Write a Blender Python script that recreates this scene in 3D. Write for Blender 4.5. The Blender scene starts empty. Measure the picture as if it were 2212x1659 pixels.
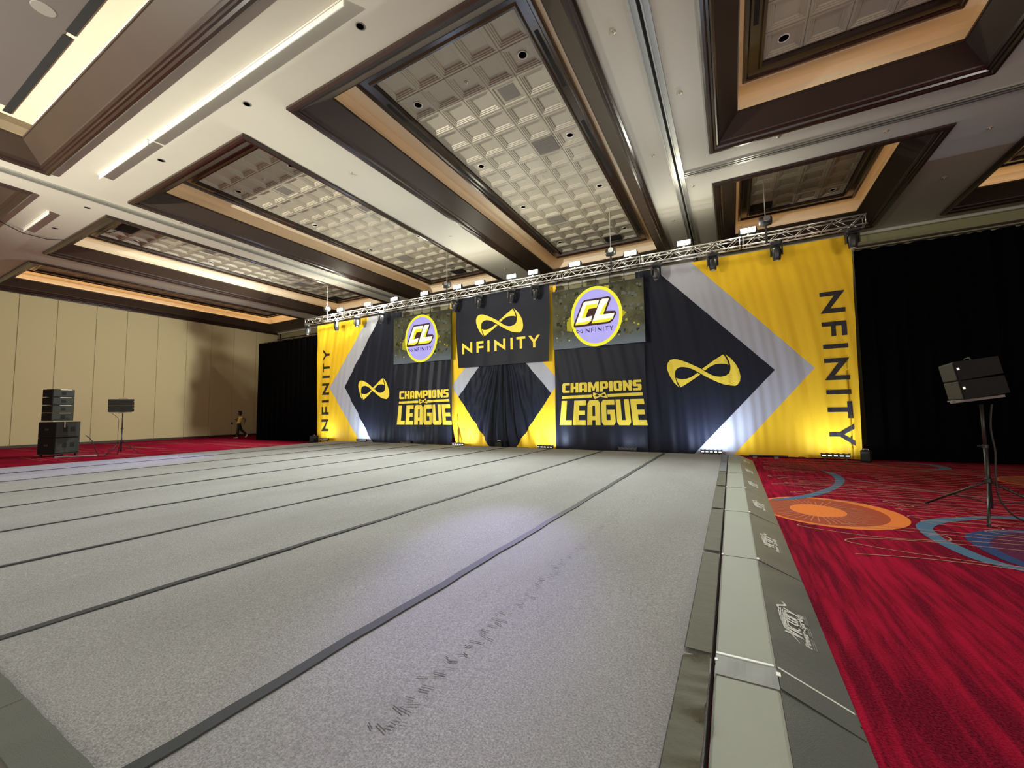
import bpy, bmesh, math, random
from mathutils import Vector, Matrix
from mathutils.geometry import tessellate_polygon
random.seed(7)
R = math.radians
C = bpy.context.scene.collection
S = bpy.context.scene

# ------------------------------------------------------------------ camera
CAMH = 1.39
yaw, pitch, roll, FPX = 0.493428074, 0.0686228794, -0.0148582336, 877.265436
fw = Vector((-math.sin(yaw)*math.cos(pitch), math.cos(yaw)*math.cos(pitch), math.sin(pitch)))
r0 = fw.cross(Vector((0, 0, 1))).normalized(); u0 = r0.cross(fw)
rr = r0*math.cos(roll) + u0*math.sin(roll); uu = -r0*math.sin(roll) + u0*math.cos(roll)
cd = bpy.data.cameras.new('camera'); cam = bpy.data.objects.new('camera', cd); C.objects.link(cam)
M = Matrix((rr, uu, -fw)).transposed().to_4x4(); M.translation = Vector((0, 0, CAMH)); cam.matrix_world = M
cd.sensor_fit = 'HORIZONTAL'; cd.sensor_width = 36.0; cd.lens = FPX/2212*36.0
cd.clip_start = 0.02; cd.clip_end = 200
S.camera = cam

# ------------------------------------------------------------------ world, lights, exposure
w = bpy.data.worlds.new('world'); S.world = w; w.use_nodes = True
w.node_tree.nodes['Background'].inputs[0].default_value = (0.9, 0.85, 0.75, 1)
w.node_tree.nodes['Background'].inputs[1].default_value = 0.0
S.view_settings.view_transform = 'Standard'; S.view_settings.look = 'None'
S.view_settings.gamma = 1.0; S.view_settings.use_curve_mapping = False
S.view_settings.exposure = 0.0
S.cycles.use_denoising = True
S.cycles.max_bounces = 6; S.cycles.diffuse_bounces = 4; S.cycles.glossy_bounces = 3
S.cycles.sample_clamp_indirect = 4.0

def look(o, target):
    d = Vector(target) - o.location
    o.rotation_euler = d.to_track_quat('-Z', 'Y').to_euler()
def light(kind, name, loc, target, power, color, **kw):
    l = bpy.data.lights.new(name, kind); l.energy = power; l.color = color
    for k, v in kw.items(): setattr(l, k, v)
    o = bpy.data.objects.new(name, l); C.objects.link(o); o.location = loc
    if target is not None: look(o, target)
    return o
WASH = (.97, 1.0, .92); WARM = (1.0, 0.95, 0.76); COOL = (0.72, 0.82, 1.0)
FLOODS = [-16.52, -14.63, -12.98, -11.26, -9.55, -8.46, -7.05, -6.15, -4.55, -2.66, -1.05, 0.65]
TY = 13.30            # truss centre line
for x in FLOODS:      # the truss floods: wash beam on the mat and wide spill on ceiling and cloth
    light('SPOT', 'flood_beam', (x, TY-.23, 6.47), (x-(15 if x < -12 else 2.0), TY-(5.5 if x < -12 else 11.0), 1.9 if x < -12 else .6), 2200 if x < -12 else 1150, WASH, spot_size=R(104), spot_blend=1.0, shadow_soft_size=.08)
    light('POINT', 'flood_spill', (x, TY-.23, 6.47), None, 37, WARM, shadow_soft_size=.06)
# work light behind the camera, thrown up along the ceiling, and two added area fills
light('SPOT', 'rear_work_light', (-13.0, -9.0, 2.2), (-12.5, 3.0, 9.2), 24000, (1.0, .97, .84), spot_size=R(82), spot_blend=1.0, shadow_soft_size=.12)
light('AREA', 'hall_fill', (-8.0, -15.0, 3.6), (-10.0, 0, 3.6), 1450, (1.0, .97, .90), shape='RECTANGLE', size=30, size_y=6)  # added broad fill standing in for the unseen half of the hall
light('AREA', 'hall_fill', (12.5, -7.0, 3.5), (2.0, 12.0, 7.6), 1000, (1.0, .93, .80), shape='RECTANGLE', size=5, size_y=3)  # added unseen fill that lifts the dim right-hand ceiling
# moving head pools on the mat
light('SPOT', 'mover_beam', (-6.08, 12.90, 5.45), (-1.95, 3.15, .13), 6500, (.50, .42, 1.0), spot_size=R(11.5), spot_blend=1.0, shadow_soft_size=.08)
light('SPOT', 'mover_beam', (-16.76, 12.90, 5.45), (-15.0, 4.6, .13), 4200, (.50, .45, 1.0), spot_size=R(26), spot_blend=1.0, shadow_soft_size=.08)
BARS = [(-17.75, 9), (-15.1, 15), (-12.5, 4), (-9.58, 22), (-5.82, 22), (-3.0, 4), (-.57, 24), (2.30, 9)]
for x, p in BARS:
    light('AREA', 'bar_glow', (x, 12.98, .27), (x, 13.58, 1.9), p*2.9, (.62, .74, 1.0), shape='RECTANGLE', size=.55, size_y=.06)

# ------------------------------------------------------------------ materials
class X:                                   # tiny expression builder over Math nodes
    def __init__(s, nt, v): s.nt = nt; s.v = v
    def _o(s, op, b=None, c=None):
        n = s.nt.nodes.new('ShaderNodeMath'); n.operation = op
        for i, q in enumerate((s, b, c)):
            if q is None: continue
            if isinstance(q, X):
                if isinstance(q.v, (int, float)): n.inputs[i].default_value = q.v
                else: s.nt.links.new(q.v, n.inputs[i])
            else: n.inputs[i].default_value = q
        return X(s.nt, n.outputs[0])
    def __add__(s, b): return s._o('ADD', b)
    def __sub__(s, b): return s._o('SUBTRACT', b)
    def __mul__(s, b): return s._o('MULTIPLY', b)
    def lt(s, b): return s._o('LESS_THAN', b)
    def gt(s, b): return s._o('GREATER_THAN', b)
    def ab(s): return s._o('ABSOLUTE')
    def mx(s, b): return s._o('MAXIMUM', b)
    def mn(s, b): return s._o('MINIMUM', b)

def objxyz(nt):
    t = nt.nodes.new('ShaderNodeTexCoord'); s = nt.nodes.new('ShaderNodeSeparateXYZ')
    nt.links.new(t.outputs['Object'], s.inputs[0])
    return [X(nt, s.outputs[i]) for i in range(3)]
def mixc(nt, f, a, b):
    m = nt.nodes.new('ShaderNodeMix'); m.data_type = 'RGBA'
    if isinstance(f, X): nt.links.new(f.v, m.inputs[0])
    elif isinstance(f, (int, float)): m.inputs[0].default_value = f
    else: nt.links.new(f, m.inputs[0])
    for i, q in ((6, a), (7, b)):
        if isinstance(q, tuple): m.inputs[i].default_value = (*q[:3], 1)
        else: nt.links.new(q, m.inputs[i])
    return m.outputs[2]
def noise(nt, scale, detail=3, stretch=(1, 1, 1), rough=.5, coord='Object'):
    t = nt.nodes.new('ShaderNodeTexCoord'); mp = nt.nodes.new('ShaderNodeMapping'); n = nt.nodes.new('ShaderNodeTexNoise')
    nt.links.new(t.outputs[coord], mp.inputs[0]); nt.links.new(mp.outputs[0], n.inputs['Vector'])
    mp.inputs['Scale'].default_value = stretch
    n.inputs['Scale'].default_value = scale; n.inputs['Detail'].default_value = detail; n.inputs['Roughness'].default_value = rough
    return n.outputs[0]
def ramp(nt, f, a, b):
    r = nt.nodes.new('ShaderNodeMapRange'); r.inputs[1].default_value = a; r.inputs[2].default_value = b
    nt.links.new(f.v if isinstance(f, X) else f, r.inputs[0]); return r.outputs[0]
def bump(nt, bsdf, h, strength=.3, dist=.01):
    b = nt.nodes.new('ShaderNodeBump'); b.inputs['Strength'].default_value = strength; b.inputs['Distance'].default_value = dist
    nt.links.new(h, b.inputs['Height']); nt.links.new(b.outputs[0], bsdf.inputs['Normal'])
def mat(name, col, rough=.6, metal=0, var=.12, scale=8, stretch=(1, 1, 1), bmp=0, bscale=60, spec=.5, sheen=0, coat=0):
    m = bpy.data.materials.new(name); m.use_nodes = True; nt = m.node_tree; b = nt.nodes['Principled BSDF']
    n = noise(nt, scale, 3, stretch)
    c = mixc(nt, n, tuple(max(0, q*(1-var)) for q in col), tuple(q*(1+var) for q in col))
    nt.links.new(c, b.inputs['Base Color'])
    b.inputs['Roughness'].default_value = rough; b.inputs['Metallic'].default_value = metal
    b.inputs['Specular IOR Level'].default_value = spec
    if sheen: b.inputs['Sheen Weight'].default_value = sheen
    if coat: b.inputs['Coat Weight'].default_value = coat; b.inputs['Coat Roughness'].default_value = .15
    if bmp: bump(nt, b, noise(nt, bscale, 2), bmp, .01)
    return m
def emis(name, col, strength, var=0.0):
    m = bpy.data.materials.new(name); m.use_nodes = True; nt = m.node_tree
    for n in list(nt.nodes): nt.nodes.remove(n)
    e = nt.nodes.new('ShaderNodeEmission'); o = nt.nodes.new('ShaderNodeOutputMaterial'); nt.links.new(e.outputs[0], o.inputs[0])
    e.inputs[0].default_value = (*col, 1); e.inputs[1].default_value = strength
    if var:
        n = noise(nt, 3.0, 3)
        nt.links.new(mixc(nt, n, tuple(q*(1-var) for q in col), tuple(q*(1+var) for q in col)), e.inputs[0])
    return m

m_soffit = mat('soffit_paint', (.50, .475, .40), .55, var=.03, scale=1.2, bmp=.03, bscale=200)
m_wood = mat('dark_gloss_wood', (.024, .013, .009), .24, var=.35, scale=5, stretch=(1, 1, .3), spec=.6)
m_band = mat('coffer_band_paint', (.040, .026, .018), .42, var=.10, scale=2, spec=.3)
m_cove = mat('cove_plaster', (.62, .55, .42), .6, var=.03, scale=2)
m_tile = mat('pressed_tile', (.39, .355, .275), .42, var=.05, scale=5, bmp=.04, bscale=120)
m_flapg = mat('grey_joint_flap', (.17, .175, .165), .6, var=.12, scale=14)
m_panel = mat('shade_darkened_panel', (.085, .070, .065), .7, var=.04, scale=2)  # near coffer field: shade put into the colour where rear light should not reach
m_tilebed = mat('tile_joint', (.24, .215, .17), .7)
m_vent = mat('vent_mesh_grey', (.17, .155, .135), .7, var=.2, scale=90)
m_black = mat('void_black', (.004, .004, .004), .9)
m_trackm = mat('track_metal', (.42, .42, .38), .34, metal=.6, var=.08, scale=6)
m_chrome = mat('reflector_chrome', (.50, .44, .34), .38, metal=.45)
m_white = mat('white_enamel', (.7, .68, .6), .4)
m_wall = mat('wallcovering_tan', (.42, .34, .18), .7, var=.05, scale=30, stretch=(1, 1, 6), bmp=.08, bscale=90)
m_wallb = mat('wallcovering_olive', (.27, .25, .13), .75, var=.06, scale=14)
m_basebd = mat('baseboard_dark', (.03, .015, .012), .4)
m_rubber = mat('rubber_black', (.012, .012, .012), .6)
m_blkmetal = mat('black_powder_coat', (.018, .018, .018), .38, var=.3, scale=20)
m_speaker = mat('speaker_cabinet', (.0035, .0035, .0035), .7, spec=.2, var=.25, scale=30)
m_grille = mat('speaker_grille', (.022, .025, .020), .6, spec=.3, var=.25, scale=160, bmp=.4, bscale=220)
m_alu = mat('truss_aluminium', (.75, .74, .70), .28, metal=.85, var=.08)
m_vinyl = mat('light_grey_vinyl', (.33, .35, .30), .65, spec=.2, var=.04, scale=4, bmp=.15, bscale=240)
m_vinyld = mat('dark_grey_vinyl', (.125, .14, .13), .38, var=.08, scale=3, bmp=.25, bscale=260)
m_flap = mat('olive_grey_flap', (.115, .115, .080), .75, spec=.2, var=.14, scale=9, bmp=.3, bscale=40)
m_flapblue = mat('blue_grey_flap', (.16, .18, .20), .6, var=.14, scale=9)
m_tape = mat('velcro_tape', (.045, .050, .055), .8, var=.2, scale=40)
m_whiteprint = mat('white_print', (.80, .82, .78), .5, var=.05)
m_greyprint = mat('grey_print', (.25, .26, .25), .5, var=.05)
m_yprint = mat('yellow_print', (.86, .66, .05), .6, var=.05, scale=3)
m_kprint = mat('black_print', (.014, .011, .010), .7)

def cloth_mat(name, col, rough=.62, sheen=.25, var=.10):
    m = mat(name, col, rough, var=var, scale=1.5, stretch=(1.5, 1, .4), sheen=sheen, bmp=.15, bscale=400)
    return m
m_kcloth = cloth_mat('black_satin_cloth', (.012, .0135, .021), .42, .06)
m_kcloth.node_tree.nodes['Principled BSDF'].inputs['Specular IOR Level'].default_value = .16
m_drape = cloth_mat('black_velour_drape', (.0018, .0018, .0018), 1.0, .0)
m_drape.node_tree.nodes['Principled BSDF'].inputs['Specular IOR Level'].default_value = .02

YEL, GRY, BLK = (.86, .545, .025), (.40, .41, .44), (.012, .014, .022)
def chevron_mat(name, gx, gs, bx, bs, zt):
    """gx, bx tips; gs, bs slopes (signed: + opens to the right)"""
    m = bpy.data.materials.new(name); m.use_nodes = True; nt = m.node_tree; b = nt.nodes['Principled BSDF']
    x, y, z = objxyz(nt); dz = (z - zt).ab()
    g = dz.lt((x - gx)*gs); k = dz.lt((x - bx)*bs)
    n = noise(nt, 1.2, 3, (1.5, 1, .4))
    yc = mixc(nt, n, tuple(q*.9 for q in YEL), tuple(q*1.08 for q in YEL))
    c = mixc(nt, k, mixc(nt, g, yc, GRY), BLK)
    nt.links.new(c, b.inputs['Base Color']); b.inputs['Roughness'].default_value = .5
    b.inputs['Specular IOR Level'].default_value = .12
    bump(nt, b, noise(nt, 400, 1), .12, .01)
    return m
m_banL = chevron_mat('left_banner_print', -17.80, 1.20, -16.70, 1.36, 2.73)
m_banR = chevron_mat('right_banner_print', 2.06, -1.185, 1.14, -1.112, 2.47)
def centre_mat():
    m = bpy.data.materials.new('centre_banner_print'); m.use_nodes = True; nt = m.node_tree; b = nt.nodes['Principled BSDF']
    x, y, z = objxyz(nt); u = (x + 7.79).ab()
    up = z.gt(2.04)
    k1 = up*((u*-1 + 2.06 - (z - 2.04)*.855).gt(0)); k2 = z.lt(2.04001)*((u*-1 + 2.06 - (z*-1 + 2.04)*.75).gt(0))
    k = k1.mx(k2)
    g = (u*-1 + 1.77 - (z - 3.18)*.89).gt(0) * (z - (u - 2.06)*1.3 - 2.04).gt(0) * up
    n = noise(nt, 1.2, 3, (1.5, 1, .4))
    yc = mixc(nt, n, tuple(q*.9 for q in YEL), tuple(q*1.08 for q in YEL))
    nt.links.new(mixc(nt, k, mixc(nt, g, yc, (.42, .43, .46)), BLK), b.inputs['Base Color'])
    b.inputs['Roughness'].default_value = .5; b.inputs['Specular IOR Level'].default_value = .12
    return m
m_banC = centre_mat()

def carpet_mat():
    m = bpy.data.materials.new('red_carpet'); m.use_nodes = True; nt = m.node_tree; b = nt.nodes['Principled BSDF']
    n1 = noise(nt, 6.0, 5, (2.6, .16, 1), .65); n2 = noise(nt, 1.3, 2, (1, .5, 1))
    s = X(nt, n1) + (X(nt, n2) - .5)*.35
    c = mixc(nt, ramp(nt, s, .40, .64), (.085, .004, .011), (.41, .008, .036))
    pile = noise(nt, 95, 2)
    c = mixc(nt, ramp(nt, pile, .35, .7), c, mixc(nt, .5, c, (.42, .014, .06)))
    nt.links.new(c, b.inputs['Base Color']); b.inputs['Roughness'].default_value = .95; b.inputs['Specular IOR Level'].default_value = .02
    bump(nt, b, pile, .9, .012)
    return m
m_carpet = carpet_mat()
def matroll_mat():
    m = bpy.data.materials.new('grey_mat_carpet'); m.use_nodes = True; nt = m.node_tree; b = nt.nodes['Principled BSDF']
    n1 = noise(nt, 110, 3, rough=.7); n2 = noise(nt, .9, 4, (1, .5, 1)); n3 = noise(nt, 9, 4, (3, .5, 1))
    n4 = noise(nt, 30, 3, rough=.7)
    c = mixc(nt, ramp(nt, n1, .36, .66), (.255, .26, .26), (.485, .49, .485))
    c = mixc(nt, ramp(nt, n4, .40, .75), mixc(nt, .82, (.12, .12, .115), c), c)
    c = mixc(nt, ramp(nt, n2, .30, .62), mixc(nt, .72, (.14, .14, .13), c), c)
    c = mixc(nt, ramp(nt, n3, .62, .80), c, mixc(nt, .75, (.12, .12, .115), c))
    nt.links.new(c, b.inputs['Base Color']); b.inputs['Roughness'].default_value = .95; b.inputs['Specular IOR Level'].default_value = .15
    bump(nt, b, n1, .6, .006)
    return m
m_mat = matroll_mat()
def motif(name, col):
    return mat(name, col, .95, var=.25, scale=70, spec=.1, bmp=.5, bscale=95)
m_orange = motif('carpet_orange', (.80, .22, .045)); m_orange2 = motif('carpet_rust', (.40, .075, .030))
m_blue = motif('carpet_blue', (.075, .16, .26)); m_blue2 = motif('carpet_navy', (.03, .055, .16)); m_line = motif('carpet_cream_line', (.48, .24, .16))
m_greyline = motif('carpet_grey_line', (.20, .11, .12)); m_plum = motif('carpet_plum', (.10, .015, .05))

# ------------------------------------------------------------------ mesh helpers
class MB:
    def __init__(s): s.v = []; s.f = []; s.mi = []; s.cur = 0
    def add(s, vs, fs):
        o = len(s.v); s.v += [tuple(p) for p in vs]; s.f += [tuple(i+o for i in f) for f in fs]; s.mi += [s.cur]*len(fs); return s
    def m(s, i): s.cur = i; return s
    def box(s, c, d, rot=None, ch=0.0):
        x, y, z = (q/2 for q in d)
        if ch:
            e = ch; vs = []; 
            ring = [(-x+e, -y), (x-e, -y), (x, -y+e), (x, y-e), (x-e, y), (-x+e, y), (-x, y-e), (-x, -y+e)]
            ring2 = [(px*(x-e)/x, py*(y-e)/y) for px, py in ring]
            for zz, rg in ((-z, ring2), (-z+e, ring), (z-e, ring), (z, ring2)): vs += [Vector((px, py, zz)) for px, py in rg]
            fs = [tuple(range(7, -1, -1)), tuple(range(24, 32))]
            for k in range(3): fs += [(k*8+i, k*8+(i+1) % 8, k*8+8+(i+1) % 8, k*8+8+i) for i in range(8)]
        else:
            vs = [Vector((a*x, b*y, cc*z)) for a in (-1, 1) for b in (-1, 1) for cc in (-1, 1)]
            fs = [(0, 1, 3, 2), (4, 6, 7, 5), (0, 4, 5, 1), (2, 3, 7, 6), (0, 2, 6, 4), (1, 5, 7, 3)]
        if rot is not None: vs = [rot @ p for p in vs]
        return s.add([p + Vector(c) for p in vs], fs)
    def tube(s, pts, r, n=6, caps=True):
        pts = [Vector(p) for p in pts]; rs = r if isinstance(r, (list, tuple)) else [r]*len(pts)
        vs = []; fs = []; up = None
        for i, p in enumerate(pts):
            d = (pts[min(i+1, len(pts)-1)] - pts[max(i-1, 0)]).normalized()
            if up is None: up = Vector((0, 0, 1)) if abs(d.z) < .9 else Vector((1, 0, 0))
            a = d.cross(up).normalized(); b = a.cross(d); up = b
            vs += [p + (a*math.cos(t*2*math.pi/n) + b*math.sin(t*2*math.pi/n))*rs[i] for t in range(n)]
        for i in range(len(pts)-1):
            fs += [(i*n+t, i*n+(t+1) % n, (i+1)*n+(t+1) % n, (i+1)*n+t) for t in range(n)]
        if caps: fs += [tuple(range(n-1, -1, -1)), tuple(range((len(pts)-1)*n, len(pts)*n))]
        return s.add(vs, fs)
    def lathe(s, prof, c, n=16, axis='z', rot=None):
        vs = []
        for r, h in prof:
            for t in range(n):
                a = 2*math.pi*t/n; p = (r*math.cos(a), r*math.sin(a), h)
                if axis == 'y': p = (p[0], p[2], p[1])
                if axis == 'x': p = (p[2], p[0], p[1])
                p = Vector(p)
                if rot is not None: p = rot @ p
                vs.append(p + Vector(c))
        fs = [(i*n+t, i*n+(t+1) % n, (i+1)*n+(t+1) % n, (i+1)*n+t) for i in range(len(prof)-1) for t in range(n)]
        fs += [tuple(range(n)), tuple(range((len(prof)-1)*n, len(prof)*n))]
        return s.add(vs, fs)
    def build(s, name, mats, parent=None, smooth=False, loc=None):
        me = bpy.data.meshes.new(name); me.from_pydata(s.v, [], s.f)
        for q in (mats if isinstance(mats, (list, tuple)) else [mats]): me.materials.append(q)
        if isinstance(mats, (list, tuple)) and len(mats) > 1: me.polygons.foreach_set('material_index', s.mi)
        if smooth: me.polygons.foreach_set('use_smooth', [True]*len(me.polygons))
        me.update()
        bm = bmesh.new(); bm.from_mesh(me); bmesh.ops.recalc_face_normals(bm, faces=bm.faces); bm.to_mesh(me); bm.free()
        o = bpy.data.objects.new(name, me); C.objects.link(o)
        if parent: o.parent = parent
        if loc: o.location = loc
        return o
def tag(o, label=None, cat=None, group=None, kind=None):
    if label: o['label'] = label
    if cat: o['category'] = cat
    if group: o['group'] = group
    if kind: o['kind'] = kind
    return o
def empty(name, loc, label, cat, group=None, rz=0, rot=None):
    o = bpy.data.objects.new(name, None); C.objects.link(o); o.location = loc
    o.rotation_euler = rot if rot else (0, 0, rz); o.empty_display_size = .1
    return tag(o, label, cat, group)
def copy_tree(o, parent=None):
    c = o.copy(); C.objects.link(c)
    if parent: c.parent = parent
    for ch in [q for q in bpy.data.objects if q.parent == o]: copy_tree(ch, c)
    return c
def kids(o): return [q for q in o.children]
ORD = ['first', 'second', 'third', 'fourth', 'fifth', 'sixth', 'seventh', 'eighth', 'ninth', 'tenth', 'eleventh', 'twelfth', 'thirteenth', 'fourteenth', 'fifteenth', 'sixteenth']

# ------------------------------------------------------------------ room shell
ZC = 7.69
XL, XR, YB, YF = -30.45, 14.0, 18.7, -18.0
b = MB(); b.box(((XL+XR)/2, (YB+YF)/2, -.10), (XR-XL, YB-YF, .2)); floor = tag(b.build('floor', m_carpet), kind='structure')

# coffers: outer rect x0,x1,y0,y1 ; tile rect (or None) ; detail
HW = 2.9
COF = {}
for k, cx in (('A', -4.78), ('B', -12.28), ('C', -19.77), ('K', -27.24)):
    COF[k] = dict(o=(cx-HW, cx+HW, 4.88, 18.10), t=(cx+.02-1.7125, cx+.02+1.7125, 5.93, 16.89), n=(5, 16))
COF['E'] = dict(o=(-.11, 4.64, 12.42, 18.10), t=(.90, 3.64, 13.465, 16.89), n=(4, 5))
COF['D'] = dict(o=(-.12, 4.63, 3.6, 10.71), t=(.89, 3.63, 4.0, 9.48), n=(4, 8))
COF['H'] = dict(o=(6.42, 11.2, 12.42, 18.10), t=(7.44, 10.18, 13.465, 16.89), n=(4, 5))
COF['G'] = dict(o=(-15.12, -1.9, -6.0, 3.20), t=None)
COF['F'] = dict(o=(-29.0, -16.92, -6.0, 3.25), t=None)
COF['J'] = dict(o=(6.42, 11.2, 3.6, 10.71), t=(7.44, 10.18, 4.0, 9.48), n=(4, 8))
xs = sorted({XL, XR, *[c['o'][0] for c in COF.values()], *[c['o'][1] for c in COF.values()]})
ys = sorted({YF, YB, *[c['o'][2] for c in COF.values()], *[c['o'][3] for c in COF.values()]})
b = MB()
for i in range(len(xs)-1):
    for j in range(len(ys)-1):
        mx, my = (xs[i]+xs[i+1])/2, (ys[j]+ys[j+1])/2
        if any(c['o'][0] < mx < c['o'][1] and c['o'][2] < my < c['o'][3] for c in COF.values()): continue
        b.add([(xs[i], ys[j], ZC), (xs[i+1], ys[j], ZC), (xs[i+1], ys[j+1], ZC), (xs[i], ys[j+1], ZC)], [(0, 1, 2, 3)])
b.box(((XL+XR)/2, (YB+YF)/2, ZC+1.2), (XR-XL, YB-YF, .1))
ceiling = tag(b.build('ceiling', m_soffit), kind='structure')

# left wall as wallcovering panels, one object per panel
b = MB(); b.box((XL-.06, (YB+YF)/2, ZC/2), (.1, YB-YF, ZC)); wall_left = tag(b.build('wall_left', m_wall), kind='structure')
seams = [YF, -3.6, -2.1, -.7, .7, 2.1, 3.2, 4.45, 5.80, 7.1, 8.57, 9.86, 11.30, 12.8, 14.2, 15.6, 17.1, YB]
for a, c in zip(seams[:-1], seams[1:]):
    b = MB(); b.box((XL+.005, (a+c)/2, 3.83), (.03, c-a-.028, 7.40), ch=.008); b.build('wall_panel', m_wall, wall_left)
b = MB(); b.box((XL+.05, (YB+YF)/2, .06), (.04, YB-YF, .12), ch=.01); tag(b.build('baseboard_left', m_basebd), kind='structure')
b = MB(); b.box((XL+.09, (YB+YF)/2, 7.62), (.16, YB-YF, .12), ch=.03); b.box((XL+.05, (YB+YF)/2, 7.55), (.08, YB-YF, .06)); tag(b.build('trim_1', m_wood), kind='structure')
b = MB(); b.box(((XL+XR)/2, YB+.06, ZC/2), (XR-XL, .1, ZC)); wall_back = tag(b.build('wall_back', m_wallb), kind='structure')
b = MB(); b.box(((XL+XR)/2, YB-.03, 7.20), (XR-XL, .05, .07), ch=.01); tag(b.build('trim_2', m_basebd), kind='structure')
b = MB(); b.box(((XL+XR)/2, YB-.06, 7.63), (XR-XL, .12, .11), ch=.02); tag(b.build('trim_3', m_soffit), kind='structure')
b = MB(); b.box((-30.05, YB-.04, 3.8), (.10, .06, 7.5)); tag(b.build('trim_4', m_wood), kind='structure')
b = MB(); b.box((XR+.06, (YB+YF)/2, ZC/2), (.1, YB-YF, ZC)); tag(b.build('wall_right', m_wallb), kind='structure')
b = MB(); b.box(((XL+XR)/2, YF-.06, ZC/2), (XR-XL, .1, ZC)); tag(b.build('wall_front', m_wall), kind='structure')

# movable-wall tracks in the soffit
def track(name, p0, p1, wd=.30):
    """two rails and a dark slot, along x or y"""
    b = MB(); (x0, y0), (x1, y1) = p0, p1
    al_y = abs(y1-y0) > abs(x1-x0); L = max(abs(y1-y0), abs(x1-x0)); cx, cy = (x0+x1)/2, (y0+y1)/2
    def bar(off, w_, z, h_, mi):
        b.m(mi); c = (cx+off, cy, z) if al_y else (cx, cy+off, z); d = (w_, L, h_) if al_y else (L, w_, h_); b.box(c, d)
    s = wd/2
    bar(-s*.62, s*.62, ZC-.012, .024, 0); bar(s*.62, s*.62, ZC-.012, .024, 0)
    bar(-s+.012, .024, ZC-.022, .044, 0); bar(s-.012, .024, ZC-.022, .044, 0)
    bar(-.042, .026, ZC-.028, .056, 0); bar(.042, .026, ZC-.028, .056, 0); bar(0, .05, ZC-.004, .012, 1)
    return tag(b.build(name, [m_trackm, m_black]), kind='structure')
track('trim_5', (-.98, -8), (-.98, YB-.1)); track('trim_6', (-.82, 11.5), (13.9, 11.5), .24)
track('trim_7', (-15.88, -8), (-15.88, YB-.1), .26)

# ------------------------------------------------------------------ coffers
def ring(b, rect, p0, p1):
    def corners(d, dy): return [(rect[0]+d, rect[2]+dy), (rect[1]-d, rect[2]+dy), (rect[1]-d, rect[3]-dy), (rect[0]+d, rect[3]-dy)]
    a = [(x, y, ZC+p0[1]) for x, y in corners(p0[0], p0[2] if len(p0) > 2 else p0[0])]
    c = [(x, y, ZC+p1[1]) for x, y in corners(p1[0], p1[2] if len(p1) > 2 else p1[0])]
    b.add(a+c, [(i, (i+1) % 4, 4+(i+1) % 4, 4+i) for i in range(4)])
def rings(name, rect, prof, m, parent):
    b = MB()
    for p, q in zip(prof[:-1], prof[1:]): ring(b, rect, p, q)
    return b.build(name, m, parent)
# tile mesh: nested raised borders with a sunk square
def tile_mesh():
    P = .685; b = MB(); prof = [(.002, .012), (.014, .0), (.050, .0), (.060, .014), (.088, .014), (.098, .028), (.122, .028), (.140, .052), (.342, .052)]
    prev = None
    for d, z in prof:
        q = P/2 - d
        cur = [(-q, -q, z), (q, -q, z), (q, q, z), (-q, q, z)]
        if q < .01: b.add(prev, [(0, 1, 2, 3)]); break
        if prev: b.add(prev+cur, [(i, (i+1) % 4, 4+(i+1) % 4, 4+i) for i in range(4)])
        prev = cur
    me = bpy.data.meshes.new('tile'); me.from_pydata(b.v, [], b.f); me.materials.append(m_tile); return me
TILE = tile_mesh()
def vent_mesh(full):
    b = MB(); P = .60 if full else .40
    if not full:
        for d0, z0, d1, z1 in ((.002, .012, .014, 0), (.014, 0, .060, 0), (.060, 0, .068, .02), (.068, .02, .1525, .02)):
            a = .3425-d0; c = .3425-d1
            b.add([(-a, -a, z0), (a, -a, z0), (a, a, z0), (-a, a, z0), (-c, -c, z1), (c, -c, z1), (c, c, z1), (-c, c, z1)], [(i, (i+1) % 4, 4+(i+1) % 4, 4+i) for i in range(4)])
        b.m(1).box((0, 0, .025), (P, P, .02))
    else:
        b.box((0, 0, .010), (.67, .67, .02)); b.m(1).box((0, 0, -.004), (P, P, .02))
        for i in range(9): b.box((0, -.26+i*.065, -.018), (P-.04, .012, .012))
    me = bpy.data.meshes.new('ceiling_vent'); me.from_pydata(b.v, [], b.f); me.materials.append(m_tile); me.materials.append(m_vent)
    me.polygons.foreach_set('material_index', b.mi); return me
VENT_S, VENT_F = vent_mesh(False), vent_mesh(True)
ZT = ZC+.85
CS = dict(A=3.2, B=3.4, C=5.5, K=13.0, D=4.4, E=4.5, H=7.0, G=.8, F=3.0, J=3.0)
m_strips = {k: emis('cove_lamp_glow', (1.0, .56, .22), v) for k, v in CS.items()}
COFNAME = {'A': 'the large middle coffer', 'B': 'the coffer left of the middle one', 'C': 'the narrow-looking coffer left of the second track', 'K': 'the coffer beside the left wall', 'E': 'the short coffer right of the track over the truss end', 'D': 'the dark coffer at the top right', 'H': 'the far right coffer over the black drape', 'G': 'the big near coffer', 'F': 'the near left coffer', 'J': 'the coffer beyond the right edge'}
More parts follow.
